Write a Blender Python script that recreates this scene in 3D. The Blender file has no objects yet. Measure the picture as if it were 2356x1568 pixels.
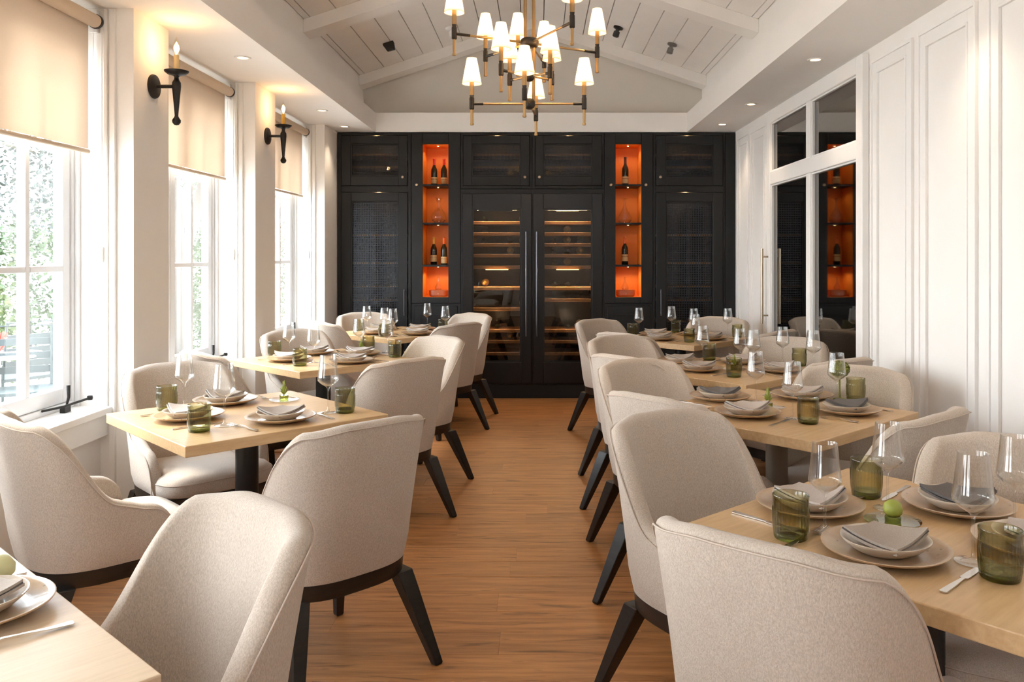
import bpy, bmesh, math, random
from mathutils import Vector, Matrix
random.seed(7)
PI = math.pi
SC = bpy.context.scene
COL = SC.collection
def rad(a): return math.radians(a)

# ------------------------------------------------------------------ camera
F_PX, CXP, HYP = 1900.0, 1238.0, 585.0
cam = bpy.data.cameras.new('camera'); camo = bpy.data.objects.new('camera', cam); COL.objects.link(camo)
camo.location = (0, 0, 1.45); camo.rotation_euler = (PI/2, 0, 0)
cam.sensor_width = 36; cam.lens = F_PX/2356*36
cam.shift_x = -(CXP-1178)/2356; cam.shift_y = -(784-HYP)/2356
cam.clip_start = .02; cam.clip_end = 200
SC.camera = camo

# ------------------------------------------------------------------ light, exposure
SC.view_settings.view_transform = 'Standard'; SC.view_settings.look = 'None'
SC.view_settings.gamma = 1; SC.view_settings.use_curve_mapping = False
SC.view_settings.exposure = 0.36
SC.cycles.use_denoising = True
SC.cycles.max_bounces = 14; SC.cycles.diffuse_bounces = 7; SC.cycles.glossy_bounces = 5
SC.cycles.transparent_max_bounces = 32; SC.cycles.transmission_bounces = 10
SC.cycles.caustics_reflective = False; SC.cycles.caustics_refractive = False
SC.cycles.sample_clamp_indirect = 6.0
W = bpy.data.worlds.new('world'); SC.world = W; W.use_nodes = True
wn = W.node_tree; wn.nodes.clear()
wo = wn.nodes.new('ShaderNodeOutputWorld'); wb = wn.nodes.new('ShaderNodeBackground')
wtc = wn.nodes.new('ShaderNodeTexCoord'); wsx = wn.nodes.new('ShaderNodeSeparateXYZ'); wr = wn.nodes.new('ShaderNodeValToRGB')
wn.links.new(wtc.outputs['Generated'], wsx.inputs[0]); wn.links.new(wsx.outputs['Z'], wr.inputs[0])
wr.color_ramp.elements[0].position = 0.0; wr.color_ramp.elements[0].color = (.93, .96, 1, 1)
wr.color_ramp.elements[1].position = .8; wr.color_ramp.elements[1].color = (.78, .88, 1, 1)
wn.links.new(wr.outputs[0], wb.inputs[0]); wb.inputs[1].default_value = 15.0
wn.links.new(wb.outputs[0], wo.inputs[0])
def sunlamp(rot, e, ang, col):
    l = bpy.data.lights.new('sun', 'SUN'); l.energy = e; l.angle = rad(ang); l.color = col
    o = bpy.data.objects.new('sun', l); o.rotation_euler = rot; COL.objects.link(o); return o
sunlamp((rad(0), rad(-38), rad(-22)), 7.0, 6, (1, .9, .78))
def arealight(name, loc, rot, sx, sy, e, col=(1, 1, 1), portal=False):
    l = bpy.data.lights.new(name, 'AREA'); l.shape = 'RECTANGLE'; l.size = sx; l.size_y = sy; l.energy = e; l.color = col
    if portal: l.cycles.is_portal = True
    o = bpy.data.objects.new(name, l); o.location = loc; o.rotation_euler = rot; COL.objects.link(o); return o
WINS = [(-.98, .45), (.87, 2.30), (2.72, 4.153), (4.546, 5.94), (6.39, 7.87)]

# ------------------------------------------------------------------ materials
MATS = {}
def mat(name, col=(.8, .8, .8), rough=.5, metal=0, spec=.5, coat=0, emit=None, estr=0, sheen=0):
    m = bpy.data.materials.new(name); m.use_nodes = True; MATS[name] = m
    p = m.node_tree.nodes['Principled BSDF']
    p.inputs['Base Color'].default_value = (*col, 1); p.inputs['Roughness'].default_value = rough
    p.inputs['Metallic'].default_value = metal; p.inputs['Specular IOR Level'].default_value = spec
    p.inputs['Coat Weight'].default_value = coat
    if sheen: p.inputs['Sheen Weight'].default_value = sheen
    if emit: p.inputs['Emission Color'].default_value = (*emit, 1); p.inputs['Emission Strength'].default_value = estr
    return m
def N(m, t, **k):
    n = m.node_tree.nodes.new(t)
    for a, b in k.items(): setattr(n, a, b)
    return n
def L(m, a, b): m.node_tree.links.new(a, b)
def P(m): return m.node_tree.nodes['Principled BSDF']
def mottled(name, c1, c2, rough, scale, stretch=(1, 1, 1), bump=0, bscale=None, metal=0, detail=4, objrand=0, **k):
    m = mat(name, c1, rough, metal, **k)
    tc = N(m, 'ShaderNodeTexCoord'); mp = N(m, 'ShaderNodeMapping'); mp.inputs['Scale'].default_value = stretch
    L(m, tc.outputs['Object'], mp.inputs[0])
    src = mp.outputs[0]
    if objrand:
        oi = N(m, 'ShaderNodeObjectInfo'); ml = N(m, 'ShaderNodeMath', operation='MULTIPLY'); ml.inputs[1].default_value = 37.0
        cb = N(m, 'ShaderNodeCombineXYZ'); L(m, oi.outputs['Random'], ml.inputs[0])
        L(m, ml.outputs[0], cb.inputs[0]); L(m, ml.outputs[0], cb.inputs[1])
        va = N(m, 'ShaderNodeVectorMath', operation='ADD'); L(m, src, va.inputs[0]); L(m, cb.outputs[0], va.inputs[1]); src = va.outputs[0]
    no = N(m, 'ShaderNodeTexNoise'); no.inputs['Scale'].default_value = scale; no.inputs['Detail'].default_value = detail
    no.inputs['Roughness'].default_value = .62
    L(m, src, no.inputs['Vector'])
    rp = N(m, 'ShaderNodeValToRGB'); rp.color_ramp.elements[0].position = .34; rp.color_ramp.elements[1].position = .68
    rp.color_ramp.elements[0].color = (*c1, 1); rp.color_ramp.elements[1].color = (*c2, 1)
    L(m, no.outputs['Fac'], rp.inputs[0])
    out = rp.outputs[0]
    if objrand:
        mr = N(m, 'ShaderNodeMapRange'); mr.inputs['To Min'].default_value = 1-objrand; mr.inputs['To Max'].default_value = 1+objrand
        L(m, oi.outputs['Random'], mr.inputs[0])
        mx = N(m, 'ShaderNodeVectorMath', operation='SCALE'); L(m, out, mx.inputs[0]); L(m, mr.outputs[0], mx.inputs['Scale']); out = mx.outputs[0]
    L(m, out, P(m).inputs['Base Color'])
    if bump:
        n2 = N(m, 'ShaderNodeTexNoise'); n2.inputs['Scale'].default_value = bscale or scale; n2.inputs['Detail'].default_value = 3
        L(m, mp.outputs[0], n2.inputs['Vector'])
        b = N(m, 'ShaderNodeBump'); b.inputs['Strength'].default_value = bump; b.inputs['Distance'].default_value = .004
        L(m, n2.outputs['Fac'], b.inputs['Height']); L(m, b.outputs[0], P(m).inputs['Normal'])
    return m
mottled('wall', (.87, .85, .82), (.89, .87, .84), .75, 3)
mottled('ceil', (.85, .82, .78), (.88, .85, .81), .7, 4, objrand=.03)
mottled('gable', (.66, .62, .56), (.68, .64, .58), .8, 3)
mottled('trimw', (.88, .87, .85), (.90, .89, .87), .4, 3)
mat('roller_cloth', (.60, .48, .36), .9)
mat('gap', (.22, .19, .16), .9)
mat('frame_white', (.74, .75, .77), .35)
mottled('fabric', (.42, .35, .285), (.56, .48, .40), .92, 340, (1, 1, .45), bump=.4, bscale=520, detail=2, sheen=.25)
mottled('fabric_cool', (.43, .36, .30), (.56, .485, .41), .92, 340, (1, 1, .45), bump=.4, bscale=520, detail=2, sheen=.25)
mat('piping', (.50, .42, .35), .85)
mottled('dark_wood', (.008, .007, .006), (.018, .014, .012), .38, 9, (1, 1, 8))
mottled('oak_top', (.49, .315, .155), (.58, .395, .21), .36, 7, (1, 9, 9), bump=.06, detail=6)
mottled('oak_pale', (.60, .46, .31), (.68, .54, .38), .36, 7, (1, 9, 9), bump=.06, detail=6)
mottled('floor_wood', (.25, .100, .031), (.46, .212, .074), .42, 2.4, (1, 13, 6), bump=.12, bscale=14, detail=8, objrand=.09)
def streaks(name, scale, stretch, lo, p0, p1):
    m = MATS[name]; src = P(m).inputs['Base Color'].links[0].from_socket
    tc = N(m, 'ShaderNodeTexCoord'); mp = N(m, 'ShaderNodeMapping'); mp.inputs['Scale'].default_value = stretch
    oi = N(m, 'ShaderNodeObjectInfo'); ml = N(m, 'ShaderNodeMath', operation='MULTIPLY'); ml.inputs[1].default_value = 53.0; cb = N(m, 'ShaderNodeCombineXYZ')
    L(m, oi.outputs['Random'], ml.inputs[0]); L(m, ml.outputs[0], cb.inputs[1]); L(m, ml.outputs[0], cb.inputs[0])
    L(m, tc.outputs['Object'], mp.inputs[0]); va = N(m, 'ShaderNodeVectorMath', operation='ADD'); L(m, mp.outputs[0], va.inputs[0]); L(m, cb.outputs[0], va.inputs[1])
    n = N(m, 'ShaderNodeTexNoise'); n.inputs['Scale'].default_value = scale; n.inputs['Detail'].default_value = 5; n.inputs['Distortion'].default_value = 1.1
    L(m, va.outputs[0], n.inputs['Vector'])
    cr = N(m, 'ShaderNodeValToRGB'); cr.color_ramp.elements[0].position = p0; cr.color_ramp.elements[1].position = p1
    cr.color_ramp.elements[0].color = (*lo, 1); cr.color_ramp.elements[1].color = (1, 1, 1, 1); L(m, n.outputs['Fac'], cr.inputs[0])
    mx = N(m, 'ShaderNodeVectorMath', operation='MULTIPLY'); L(m, src, mx.inputs[0]); L(m, cr.outputs[0], mx.inputs[1]); L(m, mx.outputs[0], P(m).inputs['Base Color'])
streaks('floor_wood', 3.2, (1, 7, 7), (.50, .45, .42), .30, .42)
mat('black_paint', (.008, .0085, .0095), .5, spec=.32)
mat('black_gloss', (.006, .006, .007), .3, spec=.35)
mat('black_inside', (.010, .009, .008), .6)
mat('orange', (.84, .25, .025), .45)
mat('grille_metal', (.03, .033, .04), .35, .8)
mat('steel', (.72, .70, .67), .22, 1)
mat('pull_metal', (.10, .10, .11), .3, 1)
mat('knob_metal', (.45, .36, .26), .3, 1)
mat('brass', (.46, .30, .14), .3, 1)
mat('dark_bronze', (.045, .04, .036), .42, .8)
mat('iron', (.014, .012, .011), .48, .4)
mat('wax', (.78, .56, .26), .5)
mat('wax2', (.72, .40, .05), .5)
mottled('plate', (.40, .275, .165), (.50, .36, .23), .28, 18, bump=.02)
mottled('plate_small', (.50, .42, .33), (.58, .50, .41), .28, 18, bump=.02)
mottled('napkin', (.33, .28, .24), (.40, .34, .295), .9, 300, bump=.3, bscale=400)
mottled('napkin_light', (.42, .37, .33), (.50, .44, .40), .9, 300, bump=.3, bscale=400)
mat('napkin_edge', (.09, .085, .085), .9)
mat('mirror', (.24, .235, .225), .03, 1)
mottled('shelf_wood', (.42, .20, .075), (.55, .28, .11), .5, 8, (1, 6, 6))
mat('bottle', (.012, .016, .010), .08)
mat('foil_red', (.55, .03, .03), .35); mat('foil_gold', (.75, .42, .06), .35); mat('foil_orange', (.7, .14, .02), .35); mat('foil_dark', (.05, .02, .02), .35)
mat('label', (.62, .45, .22), .6); mat('label_ink', (.25, .10, .03), .6)
mat('tray', (.38, .10, .03), .35)
mat('column_black', (.012, .012, .013), .35, .3)
mat('column_bronze', (.20, .155, .115), .45, .3)
mat('base_plate', (.38, .33, .27), .4, .2)
mat('lime', (.30, .34, .06), .5); mat('moss', (.20, .22, .03), .9); mat('gourd', (.62, .62, .34), .5)
mottled('leafA', (.020, .038, .012), (.048, .075, .024), .6, 2, objrand=.2)
mottled('leafB', (.012, .018, .014), (.030, .038, .030), .6, 2)
mottled('leafC', (.032, .052, .014), (.080, .100, .028), .6, 2)
mottled('bark', (.035, .028, .023), (.065, .053, .043), .9, 5, (1, 1, .3), bump=.5)
mottled('paving', (.50, .48, .45), (.60, .57, .53), .8, 3)
mat('patio_metal', (.025, .035, .036), .5, .2)
mat('red_flower', (.6, .05, .03), .6)
mat('patio_white', (.8, .8, .8), .5)
mat('lens_white', (.85, .84, .82), .4)
mat('spot_black', (.015, .015, .015), .5); mat('spot_grey', (.22, .21, .2), .4, .5)
mat('downlight_glow', (1, .8, .55), .5, emit=(1, .72, .42), estr=6)
mat('bulb_glow', (1, .8, .5), .4, emit=(1, .62, .25), estr=26)
mat('led_glow', (1, .8, .5), .4, emit=(1, .66, .30), estr=8)
for nm in ('plate', 'plate_small'):
    P(MATS[nm]).inputs['Coat Weight'].default_value = .3
def speckle(name):
    m = MATS[name]; src = P(m).inputs['Base Color'].links[0].from_socket
    tc = N(m, 'ShaderNodeTexCoord'); v = N(m, 'ShaderNodeTexVoronoi'); v.inputs['Scale'].default_value = 34
    L(m, tc.outputs['Object'], v.inputs['Vector'])
    cr = N(m, 'ShaderNodeValToRGB'); cr.color_ramp.elements[0].position = .07; cr.color_ramp.elements[1].position = .13
    cr.color_ramp.elements[0].color = (.45, .45, .45, 1); cr.color_ramp.elements[1].color = (1, 1, 1, 1)
    L(m, v.outputs['Distance'], cr.inputs[0])
    mx = N(m, 'ShaderNodeVectorMath', operation='MULTIPLY'); L(m, src, mx.inputs[0]); L(m, cr.outputs[0], mx.inputs[1])
    L(m, mx.outputs[0], P(m).inputs['Base Color'])
speckle('plate')
def thin_glass(name, tint, ior=1.45, gl=1.0, edge=None, rough=0.0, pw=4.0, epos=.9):
    m = bpy.data.materials.new(name); m.use_nodes = True; MATS[name] = m; m.node_tree.nodes.clear()
    o = N(m, 'ShaderNodeOutputMaterial'); t = N(m, 'ShaderNodeBsdfTransparent'); g = N(m, 'ShaderNodeBsdfGlossy')
    g.inputs['Roughness'].default_value = rough; g.inputs['Color'].default_value = (gl, gl, gl, 1)
    mx = N(m, 'ShaderNodeMixShader'); f0 = ((ior-1)/(ior+1))**2
    lf_ = N(m, 'ShaderNodeLayerWeight'); lf_.inputs[0].default_value = .5   # Schlick reflectance, the same on both sides of the wall
    pw_ = N(m, 'ShaderNodeMath', operation='POWER'); pw_.inputs[1].default_value = pw; L(m, lf_.outputs['Facing'], pw_.inputs[0])
    fr = N(m, 'ShaderNodeMath', operation='MULTIPLY_ADD'); fr.inputs[1].default_value = .85-f0; fr.inputs[2].default_value = f0; L(m, pw_.outputs[0], fr.inputs[0])
    if edge:
        lw = N(m, 'ShaderNodeLayerWeight'); lw.inputs[0].default_value = .25
        rp = N(m, 'ShaderNodeValToRGB'); rp.color_ramp.elements[0].color = (*tint, 1); rp.color_ramp.elements[1].color = (*edge, 1)
        rp.color_ramp.elements[1].position = epos
        L(m, lw.outputs['Facing'], rp.inputs[0]); L(m, rp.outputs[0], t.inputs[0])
    else: t.inputs[0].default_value = (*tint, 1)
    L(m, fr.outputs[0], mx.inputs[0]); L(m, t.outputs[0], mx.inputs[1]); L(m, g.outputs[0], mx.inputs[2]); L(m, mx.outputs[0], o.inputs[0])
    return m
thin_glass('pane_glass', (.97, .985, .98))
thin_glass('wine_glass', (.985, .985, .98), 1.5, edge=(.86, .86, .85), pw=2.2)
thin_glass('decanter_glass', (.985, .97, .96), 1.5, edge=(.9, .86, .82), pw=2.2)
thin_glass('cab_glass', (.75, .75, .75), 1.4)
thin_glass('fridge_glass', (.62, .58, .54), 1.55)
thin_glass('green_glass', (.86, .84, .70), 1.45, edge=(.36, .36, .18), pw=3, epos=.62)
thin_glass('green_base', (.58, .62, .26), 1.42, edge=(.16, .20, .04))
thin_glass('bulb_glass', (.98, .94, .88), 1.3)
def translucent(name, dc, tc_, mixf, weave=0):
    m = bpy.data.materials.new(name); m.use_nodes = True; MATS[name] = m; m.node_tree.nodes.clear()
    o = N(m, 'ShaderNodeOutputMaterial'); d = N(m, 'ShaderNodeBsdfDiffuse'); t = N(m, 'ShaderNodeBsdfTranslucent'); mx = N(m, 'ShaderNodeMixShader')
    d.inputs[0].default_value = (*dc, 1); t.inputs[0].default_value = (*tc_, 1); mx.inputs[0].default_value = mixf
    if weave:
        c = N(m, 'ShaderNodeTexCoord'); n = N(m, 'ShaderNodeTexNoise'); n.inputs['Scale'].default_value = weave
        mp = N(m, 'ShaderNodeMapping'); mp.inputs['Scale'].default_value = (1, 1, 6)
        L(m, c.outputs['Object'], mp.inputs[0]); L(m, mp.outputs[0], n.inputs['Vector'])
        r = N(m, 'ShaderNodeValToRGB'); r.color_ramp.elements[0].color = (tc_[0]*.86, tc_[1]*.84, tc_[2]*.82, 1); r.color_ramp.elements[1].color = (*tc_, 1)
        L(m, n.outputs['Fac'], r.inputs[0]); L(m, r.outputs[0], t.inputs[0])
    L(m, d.outputs[0], mx.inputs[1]); L(m, t.outputs[0], mx.inputs[2]); L(m, mx.outputs[0], o.inputs[0]); return m
translucent('blind_fabric', (.78, .69, .59), (.76, .655, .555), .42, 60)
translucent('shade_fabric', (.86, .80, .70), (.88, .74, .54), .5)

# ------------------------------------------------------------------ mesh building
class MB:
    def __init__(s): s.v = []; s.f = []
    def add(s, vs, fs):
        b = len(s.v); s.v += [tuple(v) for v in vs]; s.f += [tuple(i+b for i in f) for f in fs]; return s
    def box(s, x0, x1, y0, y1, z0, z1):
        vs = [(x, y, z) for z in (z0, z1) for y in (y0, y1) for x in (x0, x1)]
        return s.add(vs, [(0, 2, 3, 1), (4, 5, 7, 6), (0, 1, 5, 4), (2, 6, 7, 3), (0, 4, 6, 2), (1, 3, 7, 5)])
    def lathe(s, prof, n=24, c=(0, 0, 0), wob=None, cap0=True, cap1=True, axis='z'):
        vs = []; fs = []
        for (r, z) in prof:
            for k in range(n):
                a = 2*PI*k/n; rr = r*(1+(wob(a) if wob else 0)); x, y = rr*math.cos(a), rr*math.sin(a)
                if axis == 'z': vs.append((c[0]+x, c[1]+y, c[2]+z))
                elif axis == 'x': vs.append((c[0]+z, c[1]+x, c[2]+y))
                else: vs.append((c[0]+y, c[1]+z, c[2]+x))
        for i in range(len(prof)-1):
            for k in range(n):
                k2 = (k+1) % n; fs.append((i*n+k, i*n+k2, (i+1)*n+k2, (i+1)*n+k))
        if cap0: fs.append(tuple(range(n-1, -1, -1)))
        if cap1: fs.append(tuple((len(prof)-1)*n+k for k in range(n)))
        return s.add(vs, fs)
    def tube(s, pts, r, n=8, closed=False):
        pts = [Vector(p) for p in pts]; m = len(pts); vs = []; fs = []
        rr = r if isinstance(r, (list, tuple)) else [r]*m
        up = None
        for i, p in enumerate(pts):
            a = pts[i-1] if (i > 0 or closed) else p; b = pts[(i+1) % m] if (i < m-1 or closed) else p
            t = (b-a).normalized()
            if up is None:
                up = Vector((0, 0, 1)) if abs(t.z) < .9 else Vector((1, 0, 0))
            u = t.cross(up)
            if u.length < 1e-4: u = t.cross(Vector((0, 1, 0)))
            u.normalize(); w = u.cross(t).normalized(); up = w
            for k in range(n):
                an = 2*PI*k/n; vs.append(p+u*math.cos(an)*rr[i]+w*math.sin(an)*rr[i])
        for i in range(m-1 if not closed else m):
            j = (i+1) % m
            for k in range(n):
                k2 = (k+1) % n; fs.append((i*n+k, i*n+k2, j*n+k2, j*n+k))
        if not closed: fs += [tuple(range(n-1, -1, -1)), tuple((m-1)*n+k for k in range(n))]
        return s.add(vs, fs)
    def loft(s, rings, cap=True):
        n = len(rings[0]); vs = [p for r in rings for p in r]; fs = []
        for i in range(len(rings)-1):
            for k in range(n):
                k2 = (k+1) % n; fs.append((i*n+k, i*n+k2, (i+1)*n+k2, (i+1)*n+k))
        if cap: fs += [tuple(range(n-1, -1, -1)), tuple((len(rings)-1)*n+k for k in range(n))]
        return s.add(vs, fs)
    def ring(s, x0, x1, z0, z1, a0, a1, c0, c1, y0, y1):   # frame in xz plane, outer x0..x1 z0..z1, opening a0..a1 c0..c1
        s.box(x0, a0, y0, y1, z0, z1); s.box(a1, x1, y0, y1, z0, z1); s.box(a0, a1, y0, y1, z0, c0); s.box(a0, a1, y0, y1, c1, z1); return s
    def ringx(s, y0, y1, z0, z1, a0, a1, c0, c1, x0, x1):  # the same in the yz plane
        s.box(x0, x1, y0, a0, z0, z1); s.box(x0, x1, a1, y1, z0, z1); s.box(x0, x1, a0, a1, z0, c0); s.box(x0, x1, a0, a1, c1, z1); return s
    def mesh(s, name, smooth=False, bevel=0, seg=2, fix=True):
        me = bpy.data.meshes.new(name); me.from_pydata(s.v, [], s.f); me.update()
        bm = bmesh.new(); bm.from_mesh(me)
        if fix: bmesh.ops.recalc_face_normals(bm, faces=bm.faces)
        if bevel:
            bmesh.ops.bevel(bm, geom=[e for e in bm.edges if e.is_manifold and e.calc_face_angle(0) > .6], offset=bevel, segments=seg, profile=.5, affect='EDGES', clamp_overlap=True)
        if smooth:
            for f in bm.faces: f.smooth = True
            for e in bm.edges:
                if e.is_manifold and e.calc_face_angle(0) > rad(smooth if smooth > 1 else 42): e.smooth = False
        bm.to_mesh(me); bm.free(); return me
    def obj(s, name, m, parent=None, smooth=False, bevel=0, seg=2, loc=None, rz=0, fix=True):
        return mk(name, s.mesh(name, smooth, bevel, seg, fix), m, parent, loc, rz)
def mk(name, me, m, parent=None, loc=None, rz=0):
    o = bpy.data.objects.new(name, me); COL.objects.link(o)
    if m and not me.materials: me.materials.append(MATS[m])
    if parent: o.parent = parent
    if loc: o.location = loc
    if rz: o.rotation_euler = (0, 0, rz)
    return o
def empty(name, loc=(0, 0, 0), rz=0):
    o = bpy.data.objects.new(name, None); COL.objects.link(o); o.location = loc; o.rotation_euler = (0, 0, rz); o.empty_display_size = .1; return o
def tag(o, label=None, cat=None, group=None, kind=None):
    if label: o['label'] = label
    if cat: o['category'] = cat
    if group: o['group'] = group
    if kind: o['kind'] = kind
    return o
def struct(o, label=None, cat=None):
    o['kind'] = 'structure'
    if label: o['label'] = label
    if cat: o['category'] = cat
    return o
def copy_tree(o, parent=None):
    c = o.copy(); COL.objects.link(c)
    if parent: c.parent = parent
    for ch in o.children: copy_tree(ch, c)
    return c
KIDS = {}

XL, XR, XWIN = -2.034, 1.995, -2.32
ZS, Y0 = 2.687, 8.35           # soffit height, cabinet front
YB = -2.6
# ------------------------------------------------------------------ floor
fl = struct(MB().box(XL-.56, XR+.1, YB, 9.05, -.06, -.012).obj('floor', 'floor_wood'), 'warm oak plank floor running across the dining room', 'floor')
pw = .182
pm = MB().box(-.6, .6, -.0905, .0905, -.012, 0).mesh('plank', bevel=.0012, seg=1)
nrow = 0; y = 1.9
while y < 8.4:
    off = random.uniform(-.6, .6)
    x = XL+.02+off
    while x < XR+.3:
        a, b = max(x, XL-.16), min(x+1.2, XR)
        if b-a > .05:
            if b-a > 1.199: me = pm
            else: me = MB().box(-(b-a)/2, (b-a)/2, -.0905, .0905, -.012, 0).mesh('plank', bevel=.0012, seg=1)
            mk('plank', me, 'floor_wood', fl, ((a+b)/2+(.0006), y+pw/2, 0))
        x += 1.2
    y += pw
MB().box(XL-.16, XR, YB, 1.9, -.012, 0).obj('plank', 'floor_wood', fl)['kind'] = 'stuff'

# ------------------------------------------------------------------ left wall with niches
wl = MB()
ys = [YB] + [v for w in WINS for v in w] + [9.05]
for i in range(0, len(ys), 2):
    wl.box(-2.41, XL, ys[i], ys[i+1], 0, ZS)
for a, b in WINS:
    wl.box(-2.41, -2.20, a, b, 0, .655)
    wl.box(-2.41, -2.30, a, b, 2.545, ZS)
struct(wl.obj('wall_left', 'wall'), 'white plastered window wall with piers between deep niches', 'wall')
for i, (a, b) in enumerate(WINS):
    w = struct(empty('window_%d' % (i+1), (XWIN, (a+b)/2, .69)), 'white casement window in niche %s' % ('behind the camera', 'beside the cut off table', 'nearest on the left, garden chair outside', 'between the two candle sconces', 'farthest, beside the dark cabinets')[i], 'window')
    yc = (a+b)/2; hw = (b-a)/2
    def lb(m_, name, mt, par=w, **k): return m_.obj(name, mt, par, **k)
    z0, z1 = 0.0, 1.85
    fr = MB().ringx(-hw, hw, z0, z1, -hw+.035, hw-.035, z0+.03, z1-.03, -.08, -.0)
    lb(fr, 'window_frame', 'frame_white', bevel=.004)
    for sgn in (-1, 1):
        s0, s1 = (-hw+.037, -.002) if sgn < 0 else (.002, hw-.037)
        sash = MB().ringx(s0, s1, z0+.032, z1-.032, s0+.062, s1-.062, z0+.105, z1-.09, -.062, -.012)
        so = lb(sash, 'sash', 'frame_white', bevel=.005)
        mid = (s0+s1)/2
        MB().box(-.058, -.014, mid-.017, mid+.017, z0+.104, z1-.089).obj('glazing_bar', 'frame_white', so, bevel=.005)
        for zz in (.69, 1.28):
            for (p0, p1) in ((s0+.061, mid-.0172), (mid+.0172, s1-.061)):
                MB().box(-.058, -.014, p0, p1, zz-.015, zz+.015).obj('glazing_bar', 'frame_white', so, bevel=.005)
        for (p0, p1) in ((s0+.06, mid), (mid, s1-.06)):
            for (q0, q1) in ((z0+.1, .69), (.69, 1.28), (1.28, z1-.085)):
                MB().box(-.039, -.036, p0, p1, q0, q1).obj('pane', 'pane_glass', so)
    # stool, apron, reveal trims
    lb(MB().box(-.01, .185, -hw+.001, hw-.001, -.035, 0), 'window_sill', 'trimw', bevel=.004)
    lb(MB().box(.12, .16, -hw+.001, hw-.001, -.145, -.036), 'apron', 'trimw', bevel=.003)
    for sg in (-1, 1):
        j = MB().box(.145, .16, min(sg*hw, sg*(hw-.018)), max(sg*hw, sg*(hw-.018)), .0, 1.99)
        j.box(.17, .192, min(sg*hw, sg*(hw-.012)), max(sg*hw, sg*(hw-.012)), -.68, 1.99)
        j.box(.192, .2, min(sg*hw, sg*(hw-.02)), max(sg*hw, sg*(hw-.02)), -.68, 1.99)
        lb(j, 'jamb_casing', 'trimw', bevel=.002)
        lb(MB().box(0, .02, min(sg*hw, sg*(hw-.02)), max(sg*hw, sg*(hw-.02)), 0, 1.99), 'stop_bead', 'frame_white', bevel=.003)
    # window stay (black iron)
    st = MB().tube([(.005, hw-.30, .028), (.05, hw-.20, .032), (.085, hw-.05, .045)], .006)
    st.lathe([(.012, -.01), (.014, 0), (.012, .01)], 12, (.088, hw-.04, .047))
    st.box(.03, .055, hw-.2, hw-.15, 0.0, .03)
    st.tube([(.04, hw-.16, .03), (.045, hw-.15, .07), (.04, hw-.145, .125)], [.005, .007, .010])
    so = lb(st, 'window_stay', 'iron', smooth=True)
    # roller blind
    zb = (1.965, 1.955, 1.945, 1.972, 1.985)[i]-.69
    bl = empty('roller_blind', (-2.205, yc, 2.61))
    tag(bl, ('cream roller blind half lowered behind the camera', 'cream roller blind at the niche beside the camera', 'largest cream roller blind, at upper left', 'middle cream roller blind between the two candle sconces', 'small far cream roller blind beside the farther sconce')[i], 'blind', 'cream roller blinds over the windows')
    MB().lathe([(.033, -hw+.045), (.033, hw-.045)], 28, axis='y').obj('roller', 'roller_cloth', bl, smooth=True)
    fb = MB(); n = 14
    zt, zbt = -.01, zb+.69-2.61
    fb.box(-.0312, -.0300, -hw+.05, hw-.05, zbt+.03, zt).obj('cloth', 'blind_fabric', bl)
    MB().lathe([(.011, -hw+.05), (.011, hw-.05)], 12, (-.030, 0, zbt+.016), axis='y').obj('hem_bar', 'roller_cloth', bl, smooth=True)
    for sg in (-1, 1):
        ya, yb2 = (hw-.045, hw-.03) if sg > 0 else (-hw+.03, -hw+.045)
        MB().lathe([(.036, ya), (.036, yb2)], 24, axis='y').obj('bracket', 'dark_bronze', bl, smooth=True)
        MB().box(-.04, .0, min(sg*(hw-.028), sg*(hw-.002)), max(sg*(hw-.028), sg*(hw-.002)), -.05, .06).obj('bracket', 'trimw', bl)
    ch = MB()
    for dx in (-.022, .022): ch.tube([(dx, hw-.02, 0), (dx, hw-.02, -1.12)], .0028, 5)
    ch.obj('bead_chain', 'trimw', bl)
    MB().box(-.012, .03, hw-.035, hw-.008, -1.20, -1.12).obj('chain_tensioner', 'trimw', bl, bevel=.003)

# ------------------------------------------------------------------ right wall, panels, mirror
wr_ = MB().box(XR, XR+.12, YB, 9.05, 0, ZS)
WR = struct(wr_.obj('wall_right', 'wall'), 'white panelled wall along the right side', 'wall')
def rpanel(ya, yb_, za=.18, zb_=2.60, name='wall_panel'):
    ya, yb_ = min(ya, yb_), max(ya, yb_)
    m_ = MB().ringx(ya, yb_, za, zb_, ya+.018, yb_-.018, za+.018, zb_-.018, XR-.018, XR)
    m_.ringx(ya+.018, yb_-.018, za+.018, zb_-.018, ya+.075, yb_-.075, za+.075, zb_-.075, XR-.010, XR)
    m_.ringx(ya+.075, yb_-.075, za+.075, zb_-.075, ya+.088, yb_-.088, za+.088, zb_-.088, XR-.016, XR)
    m_.obj(name, 'trimw', WR, bevel=.002)
for a, b in ((4.92, 4.38), (4.31, 3.74), (3.64, 2.95), (2.85, 2.15), (2.05, 1.35), (1.25, .5), (8.22, 7.76)):
    rpanel(a, b)
# flush door with pull handle
d = struct(empty('door_1', (XR-.001, 7.36, 0)), 'white flush panelled door with tall bar pull at the far right corner', 'door')
m_ = MB().box(-.022, 0, -.36, .36, .01, 2.62); m_.obj('door_leaf', 'trimw', d, bevel=.003)
m_ = MB().ringx(-.24, .30, .2, 2.58, -.22, .28, .22, 2.56, -.036, -.022); m_.ringx(-.16, .22, .28, 2.5, -.15, .21, .29, 2.49, -.03, -.022); m_.obj('door_panel', 'trimw', d, bevel=.002)
hd = MB().tube([(-.085, -.32, .86), (-.085, -.32, 1.50)], .012, 14)
for z in (.93, 1.43): hd.tube([(-.085, -.32, z), (-.02, -.32, z)], .008, 10)
hd.obj('door_handle', 'knob_metal', d, smooth=True)
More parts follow.
